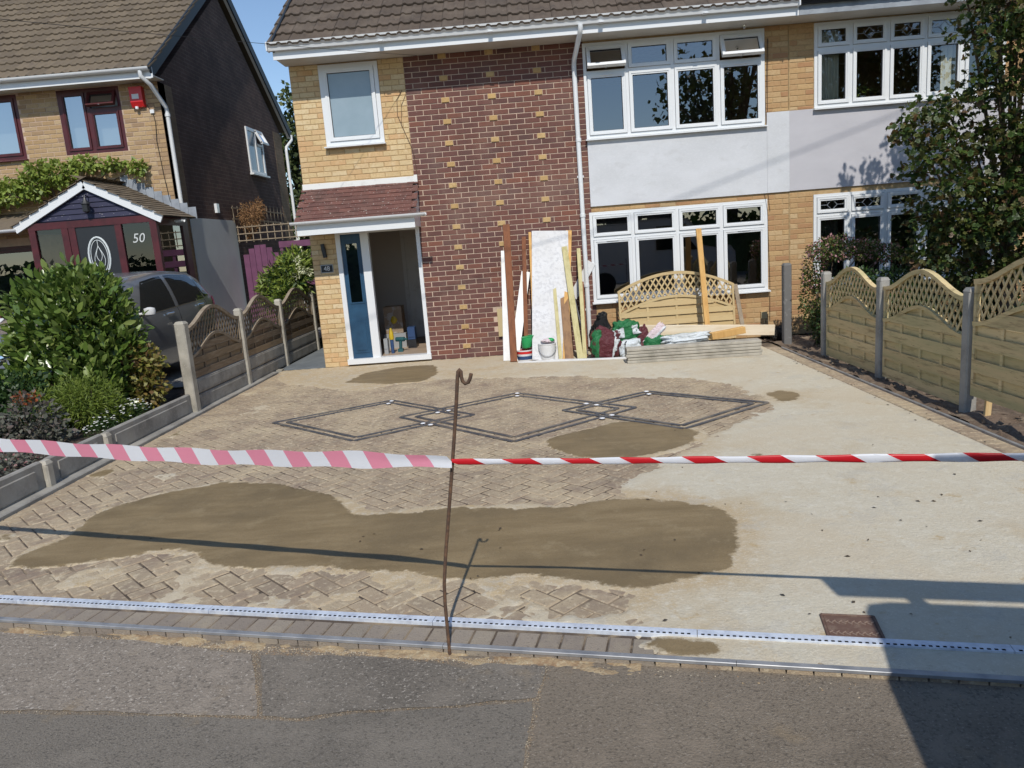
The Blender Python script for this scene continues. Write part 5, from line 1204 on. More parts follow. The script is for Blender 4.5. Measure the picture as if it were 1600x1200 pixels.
_a = math.atan2(EX[1], EX[0]); _p = np.array((2.76, -10.19)); _r = np.array((5.2, -11.1)) - _p; _p = _p + (.03, .12)
VN.location = (_p[0] + _r[0] * math.cos(_a) - _r[1] * math.sin(_a), _p[1] + _r[0] * math.sin(_a) + _r[1] * math.cos(_a), -.06); VN.rotation_euler = (0, 0, _a)

# ================================================================= TAPE, ROD
yr_ = -8.335
RPX = [(702.5, 1018), (699, 985), (695, 945), (693.5, 915), (695.5, 870), (700, 810), (705, 745), (709, 690), (713, 630), (715, 590), (716, 580), (718, 577), (720.5, 580), (721, 588), (723, 595), (727, 599), (732, 597), (735, 590), (736.5, 583)]
P = []
for u, v in RPX: x, z = fy(u, v, yr_); P.append((x, yr_ + .02 * math.sin(z * 3), z))
P[0] = (P[0][0], P[0][1], -.10)
rod = MB().tube(P, .0075, 8); solid('hooked_steel_pin', rod, MT['rust'], 'rusty bent steel pin with a hooked top holding up the barrier tape', 'steel pin', smooth=60)
sh = lambda x: -7.49 - .319 * (x - 1.17) if x < 1.17 else -7.49 - .235 * (x - 1.17)
def tape_pt(u, v):
    d = ray(u, v); lo, hi = 1.0, 9.0
    f = lambda t_: (CAM[1] + t_ * d[1] + .983 * (CAM[2] + t_ * d[2])) - sh(CAM[0] + t_ * d[0] - .0515 * (CAM[2] + t_ * d[2]))
    for _ in range(60):
        m_ = (lo + hi) / 2
        if f(m_) > 0: hi = m_
        else: lo = m_
    return CAM + d * lo
LA = [np.array(tape_pt(u, v)) for u, v in ((2, 695), (150, 705), (330, 714), (480, 717), (600, 718.5), (690, 719.5))]
xa_, xb_ = LA[0], LA[-1]
def poly_at(PL, s_):
    for i in range(len(PL) - 1):
        l = np.linalg.norm(PL[i + 1] - PL[i])
        if s_ <= l or i == len(PL) - 2: return PL[i] + (PL[i + 1] - PL[i]) * (s_ / l)
        s_ -= l
KN = np.array([fy(706, 721, yr_)[0], yr_ - .004, fy(706, 721, yr_)[1]])
dirL = (LA[0] - LA[1]) / np.linalg.norm(LA[0] - LA[1]); PLL = [KN] + LA[-2::-1] + [LA[0] + dirL * 1.2]
TL = thing('barrier_tape', 'faded pink and white barrier tape stretched flat from the steel pin past the planter', 'barrier tape', tuple(KN))
LT_ = sum(np.linalg.norm(PLL[i + 1] - PLL[i]) for i in range(len(PLL) - 1)); s_ = 0.0; k = 0; bw = .104
def tape_w(s_): return .021 + .016 * min(1, s_ / .45)
while s_ < LT_ - .01:
    e = min(s_ + bw, LT_); rows = []
    for f in np.linspace(0, 1, 7):
        row = []
        for g in np.linspace(-1, 1, 5):
            q_ = max(0, min(LT_, s_ + (e - s_) * f + .020 * g)); p_ = poly_at(PLL, q_); w_ = tape_w(q_)
            tw_ = .5 * math.exp(-q_ / .10) + .10 * math.sin(q_ * 5); row.append((p_[0], p_[1] - .01 * abs(g) * math.exp(-q_ / .3) + w_ * g * math.sin(tw_) * .5, p_[2] + w_ * g * math.cos(tw_) + .004 * math.sin(q_ * 14 + g)))
        rows.append(row)
    MB().grid(rows).build('pink_band' if k % 2 else 'white_band', MT['tapeP'] if k % 2 else MT['tapeW'], TL, smooth=70); s_ = e; k += 1
RA = [np.array(tape_pt(u, v)) for u, v in ((716, 722), (900, 720.5), (1100, 718.5), (1300, 716.5), (1450, 715), (1595, 714))]
dirR = (RA[-1] - RA[-2]) / np.linalg.norm(RA[-1] - RA[-2]); PLR = [KN] + RA[1:] + [RA[-1] + dirR * 1.0]
TR = thing('barrier_tape', 'red and white barrier tape twisted thin, running from the hooked pin over pale slurry', 'barrier tape', tuple(KN))
LR_ = sum(np.linalg.norm(PLR[i + 1] - PLR[i]) for i in range(len(PLR) - 1)); s_ = 0.0; k = 0; bw = .118
while s_ < LR_ - .01:
    e = min(s_ + bw, LR_); rows = []
    for f in np.linspace(0, 1, 9):
        q0_ = s_ + (e - s_) * f; row = []
        for a in np.linspace(0, 2 * math.pi, 11):
            q_ = max(0, min(LR_, q0_ - .028 * math.sin(a))); p_ = poly_at(PLR, q_); r_ = (.012 + .0045 * min(1, q0_ / 2.4)) * (1 + .12 * math.sin(q_ * 21)); row.append((p_[0], p_[1] + .0045 * math.cos(a), p_[2] + r_ * math.sin(a)))
        rows.append(row)
    MB().grid(rows).build('red_band' if k % 2 == 0 else 'white_band', MT['tapeR'] if k % 2 == 0 else MT['tapeW'], TR, smooth=70); s_ = e; k += 1
for q, lb in ((PLL[-1], 'steel pin holding the pink tape beyond the planter'), (PLR[-1], 'steel pin holding the red tape beyond the soil bed')):
    solid('steel_pin', MB().tube([(q[0], q[1], -.1), (q[0], q[1], q[2] + .15)], .008, 8), MT['rust'], lb, 'steel pin')

# ================================================================= MATERIALS LEANING ON THE HOUSE
def zz(x, y): return (760 + x / 3.478, 320 + y / 3.478)
def leaner(name, label, cat, top, bot, w_, t_, mat, ytop=-.04, group=None, ybot=None, up=(0, 1, 0)):
    tx, tz = fy(*zz(*top), ytop)
    if ybot is None:
        bx, by = gz(*zz(*bot)); bz = 0.0
    else: bx, bz = fy(*zz(*bot), ybot); by = ybot
    mb = MB().bar((bx, by, max(.006, bz + .006)), (tx, ytop, tz), w_, t_, up, .003)
    return solid(name, mb, MT[mat], label, cat, group)
GL = 'lengths of timber and board leaning on the brown brickwork'
leaner('plank', 'narrow white plastic board leaning at the meter box', 'board', (104, 250), (119, 850), .14, .02, 'white', -.06, GL)
leaner('timber_post', 'tall red-brown stained timber leaning beside the meter box', 'timber', (108, 110), (150, 855), .10, .06, 'hardwood', -.10, GL)
leaner('plank', 'short white board tilted between the red-brown timbers', 'board', (214, 364), (151, 852), .13, .02, 'white', -.10, GL)
leaner('timber_post', 'slim dark red-brown batten behind the tilted white board', 'timber', (203, 175), (219, 846), .06, .04, 'hardwood', -.04, GL)
leaner('batten', 'thin orange pine batten beside the big white textured board', 'timber', (236, 150), (268, 848), .042, .03, 'orangepine', -.04, GL)
leaner('batten', 'thin orange offcut propped low behind the green tub', 'timber', (214, 545), (220, 850), .05, .03, 'orangepine', -.16, GL)
leaner('batten', 'orange pine board peeping out behind the top of the white textured board', 'timber', (447, 140), (432, 842), .09, .02, 'orangepine', -.02, GL)
leaner('sheet_board', 'large white textured sheet leaning on the brown brickwork', 'board', (345, 143), (352, 845), .54, .03, 'stipple', -.06, GL)
leaner('batten', 'pale green treated batten in front of the white textured sheet', 'timber', (351, 240), (404, 845), .05, .04, 'treated', -.12, GL)
leaner('plank', 'weathered brown plank with a pale upper end leaning by the white sheet', 'timber', (400, 250), (452, 842), .12, .03, 'oldwood', -.12, GL)
leaner('plank', 'pine offcut lying on the face of the weathered brown plank', 'timber', (401, 248), (412, 390), .105, .02, 'pine', -.145, GL, ybot=-.21)
leaner('batten', 'thick green treated timber crossing the brown plank', 'timber', (424, 230), (512, 840), .085, .05, 'treated', -.18, GL)
leaner('batten', 'green treated batten nearest the white downpipe', 'timber', (500, 240), (536, 838), .055, .045, 'treated', -.08, GL)
leaner('batten', 'red-brown edged batten just beside the downpipe foot', 'timber', (522, 420), (546, 832), .035, .03, 'hardwood', -.06, GL)
leaner('plank', 'white board slanting behind the downpipe', 'board', (572, 312), (470, 505), .13, .02, 'white', -.012, GL, ybot=-.03)
sh_ = thing('spade', 'thin-handled spade with black blade leaning by the downpipe', 'spade', (*gz(*zz(552, 832)), 0))
bx, by = gz(*zz(552, 832)); tx, tz = fy(*zz(470, 470), -.15)
MB().tube([(tx, -.15, tz), (bx, by, .05)], .011, 8).build('handle', MT['rim'], sh_)
MB().bar((bx - .02, by, .02), (bx + .16, by - .02, .015), .16, .012, (0, 0, 1)).build('blade', MT['blackpl'], sh_)
def tin(name, label, cat, x, y, r_, h, mat, bands=(), lid=None, handle=False, lump=None):
    T = thing(name, label, cat, (x, y, 0)); MB().lathe([(r_ * .93, 0), (r_ * .95, .01), (r_, h - .02), (r_ * 1.04, h - .015), (r_ * 1.04, h), (r_ * .96, h), (r_ * .94, h - .03)], (x, y, .006), 24).build('body', MT[mat], T, smooth=40)
    for z0_, z1_, m_ in bands: MB().lathe([(r_ * (.955 + .045 * z0_ / h) + .001, z0_), (r_ * (.955 + .045 * z1_ / h) + .001, z1_)], (x, y, .006), 24).build('label_band', MT[m_], T, smooth=40)
    if handle: MB().tube([(x + r_ * 1.03 * math.cos(a), y - r_ * 1.05 * math.sin(a) - .005, h - .05 - .12 * math.sin(a)) for a in np.linspace(0, math.pi, 13)], .004, 6).build('handle', MT['rim'], T)
    return T
bx, by = gz(*zz(212, 852)); tin('paint_tin', 'round paint tin with red, white and blue label under the green tub', 'tin', bx, by + .11, .12, .155, 'white', ((.02, .07, 'bluepl'), (.10, .145, 'redplastic')))
gx, gy = bx + .04, by + .11; gt = MB(); gt.lathe([(.075, 0), (.09, .02), (.105, .16), (.112, .165), (.10, .17)], (0, 0, 0), 20); gt.v = [(gx + v[0] * .9 + .35 * v[2] * .3, gy + v[1] * .9, .168 + v[2] + .12 * v[0] + .016) for v in gt.v]; solid('plastic_tub', gt, MT['greenpl'], 'tilted green plastic tub sitting on the paint tin', 'tub', smooth=40)
bx, by = gz(*zz(336, 850)); BK = tin('bucket', 'white plastic bucket with wire handle in front of the textured sheet', 'bucket', bx, by + .12, .125, .24, 'white', (), None, True)
rg = MB(); 
def blob(c, r_, seed, n=18, k=12, noise=.25, flat=1.0):
    rows = []
    for i in range(k + 1):
        ph = math.pi * i / k; row = []
        for j in range(n):
            a = 2 * math.pi * j / n; d = np.array([math.sin(ph) * math.cos(a), math.sin(ph) * math.sin(a), math.cos(ph)])
            q = 1 + noise * (float(fbm(d[0] * 2.3 + seed * 3.1 + d[2] * 1.7, d[1] * 2.3 + seed + d[2], 3)) - .5) * 2; row.append((c[0] + r_[0] * d[0] * q, c[1] + r_[1] * d[1] * q, c[2] + r_[2] * d[2] * q))
        rows.append(row)
    return rows
solid('rag', MB().grid(blob((bx + .01, by + .12, .275), (.09, .09, .035), 3, noise=.5), closed=True), MT['tan50'] if False else MT['pinkwhite'], 'crumpled pinkish rag heaped in the white bucket', 'rag', smooth=60)
solid('sponge', MB().grid(blob((bx + .055, by + .09, .29), (.05, .05, .03), 5), closed=True), MT['greenpl'], 'green sponge lying on top of the white bucket', 'sponge', smooth=60)
a_, b_ = gz(*zz(175, 862)), gz(*zz(765, 838)); solid('plastic_trim', MB().bar((*a_, .016), (*b_, .016), .05, .025), MT['white'], 'long white plastic trim lying on the ground in front of the leaning boards', 'trim')
tw_ = (np.array(a_) + np.array(b_)) / 2; solid('plastic_trim', MB().bar((a_[0] + .25, a_[1] + .09, .012), (b_[0] - .35, b_[1] + .11, .012), .035, .02), MT['white'], 'second shorter white trim lying behind the long one', 'trim')
# sacks
def sack(name, label, cat, c, r_, rot, mat, seed, patches=(), lying=False):
    """pillow-shaped plastic sack; patches are printed areas (u0,u1,v0,v1,material)"""
    T = thing(name, label, cat, (c[0], c[1], max(0, c[2] - r_[2]))); Rm = Matrix.Rotation(rot[2], 3, 'Z') @ Matrix.Rotation(rot[1], 3, 'Y') @ Matrix.Rotation(rot[0], 3, 'X')
    sg = lambda x, p_: math.copysign(abs(x) ** p_, x)
    def S(u, v, e=0.0):
        a = 2 * math.pi * u; ph = math.pi * (v - .5)
        x = sg(math.cos(ph), .38) * sg(math.cos(a), .5); y = sg(math.cos(ph), .5) * sg(math.sin(a), .75); z = sg(math.sin(ph), .7)
        q = 1 + .30 * (float(fbm(x * 2.4 + seed * 5.3, z * 2.6 + y * 2 + seed, 3)) - .5) * 2 + .14 * (abs(float(fbm(x * 5 + seed, z * 6 + y * 3, 2)) - .5) * 2 - .3) + e
        w_ = Rm @ Vector((r_[0] * x * q, r_[1] * y * q, r_[2] * z * q)); return (c[0] + w_.x, c[1] + w_.y, max(.008, c[2] + w_.z))
    MB().grid([[S(j / 56, i / 28) for j in range(56)] for i in range(29)], closed=True).build('bag', MT[mat], T, smooth=70)
    for (u0_, u1_, v0_, v1_, m_) in patches: MB().grid([[S(u, v, .035) for u in np.linspace(u0_, u1_, 13)] for v in np.linspace(v0_, v1_, 15)]).build('print', MT[m_], T, smooth=70)
    return T
q = lambda x, y, yy: (lambda s_: (s_[0], yy, s_[1]))(fy(*zz(x, y), yy))
bb = thing('rubbish_bag', 'shiny black rubbish bag with a knotted neck against the wall by the downpipe', 'bag', (*q(632, 720, -.42)[:2], 0))
c0 = q(632, 690, -.42); MB().grid(blob((c0[0], -.42, .27), (.18, .16, .27), 2, 40, 26, .38), closed=True).build('bag', MT['blackbag'], bb, smooth=60)
c1 = q(632, 600, -.42); MB().grid(blob((c1[0] - .01, -.44, .535), (.075, .06, .065), 11, 30, 18, .45), closed=True).build('neck', MT['blackbag'], bb, smooth=60)
c1 = q(660, 618, -.5); solid('old_boot', MB().grid(blob((c1[0] + .07, -.52, c1[2] - .17), (.09, .06, .03), 4, 16, 10, .4), closed=True), MT['rust'], 'brown old boot resting against the black rubbish bag', 'boot', smooth=60)
c0 = q(650, 770, -.95); sack('compost_bag', 'maroon and green compost bag with a white stripe standing at the front of the heap', 'sack', (c0[0], -.95, .20), (.20, .13, .21), (0, .12, .1), 'maroonbag', 1, ((.53, .70, .15, .80, 'greenbag'), (.78, .83, .05, .95, 'whitebag')))
c0 = q(757, 695, -.85); sack('compost_bag', 'green sack with two white labels lying on top of the heap', 'sack', (c0[0], -.85, .34), (.19, .13, .15), (.1, -.12, .1), 'greenbag', 2, ((.62, .74, .45, .66, 'whitebag'), (.77, .87, .47, .68, 'whitebag')))
c0 = q(775, 770, -.95); sack('cement_bag', 'small white bag under the green sack with labels', 'sack', (c0[0], -.95, .12), (.16, .12, .12), (0, 0, .1), 'whitebag', 3, ((.70, .72, .1, .9, 'seal'),))
c0 = q(842, 725, -.85); sack('compost_bag', 'narrow maroon bag wedged beside the green sack', 'sack', (c0[0], -.85, .2), (.08, .10, .2), (0, .1, 0), 'maroonbag', 4)
c0 = q(905, 735, -.9); sack('compost_bag', 'half-empty green bag under the folded pinkish sack', 'sack', (c0[0], -.9, .13), (.15, .12, .13), (0, 0, 0), 'greenbag', 5)
c0 = q(912, 705, -.95); sack('empty_sack', 'folded pinkish-white sack sticking up behind the concrete boards', 'sack', (c0[0], -.93, c0[2]), (.20, .04, .06), (0, -.75, .1), 'pinkwhite', 6, ((.6, .9, .3, .45, 'whitebag'),))
c0 = q(1075, 735, -.95); sack('cement_bag', 'flat white bag with a faded green top lying behind the concrete boards', 'sack', (c0[0], -.98, .20), (.34, .16, .07), (0, -.05, 0), 'whitebag', 7, ((.02, .48, .72, .95, 'greensoft'),))
c0 = q(1090, 760, -.95); sack('cement_bag', 'flat white bag at the bottom of the pile behind the concrete boards', 'sack', (c0[0], -.98, .075), (.34, .17, .075), (0, 0, 0), 'whitebag', 8)
c0 = q(1590, 725, -.55); bb = thing('rubbish_bag', 'small black bag in the shade by the weathered concrete post', 'bag', (c0[0], -.5, 0)); MB().grid(blob((c0[0] + .02, -.5, .12), (.14, .12, .12), 9, 18, 12, .3), closed=True).build('bag', MT['blackbag'], bb, smooth=60)
# spare panel and the timber against it
px0, px1 = 2.885, 4.60
fence_panel((px0, -.30), (px1, -.30), .06, .84, .24, .33, MT['fenceS'], MT['fenceS'], 'spare new arched trellis panel leaning under the lower window', 'spare fence panels', 5, lean=.12, convex=True)
leaner('batten', 'single orange pine batten propped upright against the spare panel', 'timber', (1152, 130), (1204, 700), .075, .045, 'orangepine', -.33, None, ybot=-.62)
leaner('batten', 'weathered narrow board leaning at the end of the spare panel', 'timber', (1352, 432), (1392, 660), .06, .02, 'trimL', -.12, None, ybot=-.40)
solid('spray_bottle', MB().lathe([(.03, 0), (.034, .01), (.034, .09), (.014, .115), (.012, .15), (.006, .17)], (fy(*zz(1213, 385), -.045)[0], -.045, .72), 14), MT['white'], 'white squeeze bottle standing on the lower window ledge', 'bottle', smooth=50)
a_, b_ = q(690, 682, -.72), q(1565, 680, -.72)
solid('plank', MB().bar((a_[0], -.72, a_[2]), (b_[0], -.72, b_[2]), .03, .15, (0, 0, 1)), MT['cream'], 'long pale cream board laid along the heap under the spare panel', 'board')
a_, b_ = q(1215, 735, -1.05), q(1405, 695, -1.05)
solid('timber_offcut', MB().bar((a_[0], -1.1, .225), (b_[0], -1.0, .27), .10, .09), MT['orangepine'], 'thick orange timber offcut lying on the concrete boards', 'timber')
for i in range(5):
    z = .022 + i * .041; dx = random.uniform(-.02, .02); mb = MB()
    mb.bar((2.81 + dx, -1.48 + random.uniform(-.01, .01), z), (4.56 + dx, -1.52 + random.uniform(-.01, .01), z), .20, .038, c=.006)
    solid('gravel_board', mb, MT['conc'], ['bottom', 'second lowest', 'middle', 'second highest', 'top'][i] + ' concrete gravel board in the stack in front of the sacks', 'gravel board', 'stacked concrete gravel boards')
# tools in the hallway
def ti(u, v, yy): x, z = fy(u, v, yy); return x
FZ = .118
solid('tool_case', MB().box(-.76, -.70, .22, .34, FZ, .36).box(-.755, -.705, .213, .22, .2, .3), MT['greypl'], 'grey sealed box standing just inside the open doorway', 'box')
cs = thing('sealant_tube', 'dark blue tube with yellow top standing inside the doorway', 'tube', (-.64, .28, FZ)); MB().lathe([(.026, 0), (.028, .26)], (-.64, .28, FZ), 14).build('barrel', MT['bluepl'], cs, smooth=40); MB().lathe([(.036, .22), (.04, .27), (.03, .34), (.014, .40)], (-.64, .28, FZ), 14).build('cap', MT['yellowpl'], cs, smooth=40)
tt = MB().box(-.575, -.495, .36, .47, FZ, .165).bar((-.535, .42, .165), (-.525, .41, .29), .045, .055, (0, 1, 0), .012).bar((-.60, .44, .315), (-.46, .40, .315), .065, .07, (0, 0, 1), .02).bar((-.46, .40, .315), (-.41, .385, .315), .03, .03, (0, 0, 1), .008); solid('cordless_drill', tt, MT['tealpl'], 'teal cordless drill standing on the hall floor', 'drill', smooth=50)
solid('tool_case', MB().box(-.46, -.34, .75, .95, .26, .46).box(-.45, -.35, .74, .75, .30, .42), MT['bluepl'], 'blue box stacked on a dark case in the hall', 'box')
solid('tool_case', MB().box(-.47, -.33, .74, .96, FZ, .255).box(-.43, -.37, .73, .74, .15, .2), MT['blackpl'], 'dark case under the blue box in the hall', 'box')
solid('cardboard_box', MB().box(-.86, -.56, .95, 1.25, .36, .80).box(-.8, -.62, .94, .95, .45, .7), MT['plum'], 'plum printed carton on a crate at the back of the hall', 'box')
solid('crate', MB().box(-.88, -.52, .92, 1.28, FZ, .355), MT['greypl'], 'grey crate under the printed carton in the hall', 'crate')
yb_ = MB().grid(blob((-.70, .93, .58), (.05, .02, .06), 5, 16, 10, .4), closed=True); solid('yellow_bag', yb_, MT['yellowpl'], 'yellow bag hanging over the printed carton in the hall', 'bag', smooth=60)
# overhead lines
def wire(a, b, sag, label, r_=.006):
    a, b = np.array(a, float), np.array(b, float); solid('overhead_wire', MB().tube([tuple(a + (b - a) * t_ - np.array((0, 0, sag * 4 * t_ * (1 - t_)))) for t_ in np.linspace(0, 1, 25)], r_, 5), MT['wire'], label, 'wire')
ex, ez = fy(0, 20, -6.5)
e1 = CAM + ray(430, 76) * 9.2; e0 = CAM + ray(-60, 15) * 6.5
wire((.22, -.10, 4.40), tuple(np.array((.22, -.10, 4.40)) + (e0 - np.array((.22, -.10, 4.40))) * 1.6), .05, 'thin telephone wire running from the eaves over the roof of number 50', .003)
w1_, w2_ = np.array((4.06, 0, 2.18)), np.array((7.73, 0, 3.28)); h_ = 6.5
up = lambda P_: P_ - SD / SD[1] * h_
a_, b_ = up(w1_), up(w2_); dd = (b_ - a_); wire(tuple(a_ - dd * 2.2), tuple(b_ + dd * 1.5), .0, 'overhead service wire crossing high above the drive, its shadow on the render', .009)

# ================================================================= PLANTS
def blobs_sample(blobs, n, inner=.55, noise=.3):
    W_ = np.array([b[3] * b[4] + b[4] * b[5] + b[3] * b[5] for b in blobs]); k = rng.choice(len(blobs), n, p=W_ / W_.sum()); B = np.array(blobs)[k]
    d = rng.normal(size=(n, 3)); d /= np.linalg.norm(d, axis=1)[:, None]; r = inner + (1 - inner) * rng.random(n) ** .6
    nz = 1 + noise * (fbm(d[:, 0] * 2.5 + k * 3.7 + d[:, 2], d[:, 1] * 2.5 + d[:, 2] * 2, 3) - .5) * 2
    P = B[:, :3] + d * B[:, 3:6] * (r * nz)[:, None]; return P, d
SH = {'oval': ([(0, 0, 0), (.30, .28, .06), (.40, .55, .07), (.22, .85, .0), (0, 1, -.08), (-.22, .85, .0), (-.40, .55, .07), (-.30, .28, .06), (0, .5, -.03)], [(0, 1, 8, 7), (1, 2, 3, 8), (8, 3, 4, 5), (7, 8, 5, 6)]),
      'leaf': ([(0, 0, 0), (.32, .45, .08), (0, 1, -.05), (-.32, .45, .08)], [(0, 1, 2, 3)]),
      'blade': ([(0, 0, 0), (.10, .5, .04), (0, 1, -.12), (-.10, .5, .04)], [(0, 1, 2, 3)]),
      'maple': ([(0, 0, 0), (.16, .30, 0), (.5, .42, -.06), (.22, .52, 0), (.30, .82, -.05), (0, 1.0, -.10), (-.30, .82, -.05), (-.22, .52, 0), (-.5, .42, -.06), (-.16, .30, 0)], [(0, 1, 3, 7, 9)[:4], (1, 2, 3, 3)[:4], (3, 4, 5, 7), (5, 6, 7, 7), (7, 8, 9, 9), (0, 3, 7, 9)])}
SH['maple'] = (SH['maple'][0], [(0, 3, 5, 7), (1, 2, 3, 0), (3, 4, 5, 0), (5, 6, 7, 0), (7, 8, 9, 0)])
def leaves(name, parent, mat, P, D, size, shape='leaf', up=.5, droop=.0, jitter=.7, wid=1.0, kind=None, org=None):
    n = len(P); vs, fs = SH[shape]; sz = size * (.6 + .8 * rng.random(n))
    t = D + jitter * rng.normal(size=(n, 3)); t[:, 2] += -droop; t /= np.linalg.norm(t, axis=1)[:, None]
    nr = rng.normal(size=(n, 3)) * .6 + np.array((0, -.25, up)) + .4 * D; nr -= t * (nr * t).sum(1)[:, None]; nr /= (np.linalg.norm(nr, axis=1)[:, None] + 1e-9); b = np.cross(t, nr)
    A = np.array(vs); V = P[:, None, :] + sz[:, None, None] * (b[:, None, :] * (A[None, :, 0:1] * wid) + t[:, None, :] * A[None, :, 1:2] + nr[:, None, :] * A[None, :, 2:3])
    m_ = len(A); Fs = (np.array(fs)[None] + (np.arange(n) * m_)[:, None, None]).reshape(-1, 4)
    o = ORG.get(parent, np.zeros(3)) if parent is not None else np.zeros(3)
    me = bpy.data.meshes.new(name); V = (V.reshape(-1, 3) - o)
    tri = np.array(fs); me.vertices.add(len(V)); me.vertices.foreach_set('co', V.astype(np.float32).ravel()); me.loops.add(Fs.size); me.loops.foreach_set('vertex_index', Fs.ravel().astype(np.int32)); me.polygons.add(len(Fs)); me.polygons.foreach_set('loop_start', np.arange(0, Fs.size, 4, dtype=np.int32))
    me.materials.append(mat); me.update(calc_edges=True); me.polygons.foreach_set('use_smooth', [True] * len(Fs))
    ob = link(name, me, parent); ORG[ob] = o; return tag(ob, kind=kind)
def stems(name, parent, base, tips, mat, r0=.02, r1=.004, bend=.15):
    mb = MB()
    for tp in tips:
        b = np.array(base, float) + rng.normal(size=3) * (.03, .03, 0); tp = np.array(tp, float); P = []
        off_ = rng.normal(size=3) * bend * np.linalg.norm(tp - b) * .4
        for f in np.linspace(0, 1, 6): P.append(b + (tp - b) * f + off_ * math.sin(math.pi * f))
        mb.tube(P, list(np.linspace(r0, r1, 6)), 6)
    return mb.build(name, mat, parent, smooth=60)
def shrub(name, label, cat, base, blobs, n, size, mat, shape='leaf', stem=8, r0=.015, core=None, group=None, **kw):
    T = thing(name, label, cat, base, group); P, D = blobs_sample(blobs, n, kw.pop('inner', .5), kw.pop('noise', .3))
    keep = P[:, 2] > base[2] + .0; P, D = P[keep], D[keep]
    leaves('foliage', T, MT[mat], P, D, size, shape, **kw)
    idx_ = rng.choice(len(P), stem); stems('stem', T, base, P[idx_], MT['bark'], r0, .003)
    return T
# big laurel: the largest leaves are parts of their own
LB = [(-3.22, -3.35, 1.15, .46, .5, .5), (-3.62, -3.3, 1.1, .5, .5, .55), (-3.05, -3.3, .85, .36, .4, .42), (-3.85, -3.25, .72, .36, .4, .42), (-3.3, -3.5, .65, .6, .45, .45), (-3.2, -3.3, 1.5, .38, .38, .3), (-3.6, -3.25, 1.48, .36, .36, .28), (-3.1, -3.55, .45, .32, .35, .3)]
LA_ = thing('laurel_bush', 'large glossy green laurel bush in front of the grey car', 'bush', (-3.3, -3.3, .18))
P, D = blobs_sample(LB, 7500, .5, .55); D2 = D + np.array((0, 0, .75)); leaves('foliage', LA_, MT['laurel'], P, D2 / np.linalg.norm(D2, axis=1)[:, None], .104, 'oval', up=.3, jitter=.55, wid=.52)
stems('branch', LA_, (-3.3, -3.3, .18), P[:16], MT['bark'], .025, .006)
lfm = [MB().add([(x * .075, y * .145, z * .12) for x, y, z in SH['oval'][0]], SH['oval'][1]).mesh('leaf', MT['laurel'], smooth=60, fix=False) for _ in range(1)]
P, D = blobs_sample(LB, 2200, .97, .25)
front = np.argsort(-(D[:, 1] * -.7 + D[:, 0] * .45 + D[:, 2] * .5 + .0))[:300]
for i in front:
    d = D[i] + np.array((0, 0, .7)) + rng.normal(size=3) * .4; d /= np.linalg.norm(d); n_ = np.array((0, -.3, .8)) + rng.normal(size=3) * .4; n_ -= d * (n_ @ d); n_ /= np.linalg.norm(n_); b_ = np.cross(d, n_)
    o = link('leaf', lfm[0], LA_); Mx = Matrix.Identity(4); s_ = .55 + .5 * rng.random(); pp = P[i] - ORG[LA_]
    for r_ in range(3): Mx[r_][0] = b_[r_] * s_; Mx[r_][1] = d[r_] * s_; Mx[r_][2] = n_[r_] * s_; Mx[r_][3] = pp[r_]
    o.matrix_local = Mx
shrub('feathery_shrub', 'yellow-green feathery shrub at the foot of the laurel', 'shrub', (-3.0, -4.0, .15), [(-2.95, -4.1, .45, .33, .28, .26), (-3.25, -4.15, .38, .3, .28, .24), (-2.78, -4.0, .32, .22, .2, .18)], 9000, .055, 'feather', 'blade', 10, .01, inner=.25, wid=.9)
shrub('dark_shrub', 'dark green low shrub behind the feathery one by the bed edge', 'shrub', (-3.7, -4.3, .15), [(-3.6, -4.1, .45, .4, .35, .35), (-4.0, -4.2, .4, .45, .4, .35), (-3.45, -4.6, .3, .35, .3, .22)], 6500, .05, 'dkleaf', 'leaf', 8, .01, inner=.4)
shrub('grey_leaved_shrub', 'grey-purple leaved shrub at the front of the flower bed', 'shrub', (-3.05, -4.75, .15), [(-3.05, -4.75, .42, .26, .24, .26), (-2.9, -4.75, .28, .22, .2, .16), (-3.25, -4.85, .3, .2, .2, .18)], 1500, .045, 'greyleaf', 'leaf', 14, .01, inner=.35)
shrub('rust_leaved_shrub', 'rust-orange leaved shrub at the edge of the flower bed by the street', 'shrub', (-3.45, -5.25, .15), [(-3.42, -5.2, .36, .2, .2, .22), (-3.6, -5.3, .3, .2, .2, .18)], 900, .055, 'rustleaf', 'leaf', 8, .008, inner=.3)
shrub('orange_flowers', 'few orange blooms rising above the grey-purple shrub', 'flowers', (-3.12, -4.72, .15), [(-3.1, -4.7, .62, .13, .1, .06)], 120, .035, 'rustleaf', 'leaf', 6, .004, inner=.1)
shrub('golden_shrub', 'golden-green shrub growing against the end fence post', 'shrub', (-2.72, -3.15, .15), [(-2.72, -3.3, .70, .21, .2, .22), (-2.68, -3.35, .42, .18, .18, .24), (-2.85, -3.3, .52, .18, .15, .25)], 1500, .06, 'goldleaf', 'leaf', 10, .008, inner=.3)
DF = thing('daisy_clump', 'clump of small white daisies beside the low concrete board', 'flowers', (-2.68, -3.95, .15)); P, D = blobs_sample([(-2.66, -3.9, .24, .16, .40, .13), (-2.7, -4.3, .2, .12, .25, .10)], 3000, .2, .2); leaves('foliage', DF, MT['dkleaf'], P, D, .032, 'blade')
P, D = blobs_sample([(-2.66, -3.9, .26, .16, .40, .14), (-2.7, -4.3, .21, .12, .25, .11)], 190, .9, .2); ok_ = D[:, 2] > -.1; P, D = P[ok_], D[ok_]; fl_ = MB()
for p_, d_ in zip(P, D): fl_.lathe([(.012, 0), (.010, .003)], tuple(p_ + (0, 0, .012)), 6)
fl_.build('bloom', MT['whitefl'], DF, kind='stuff')
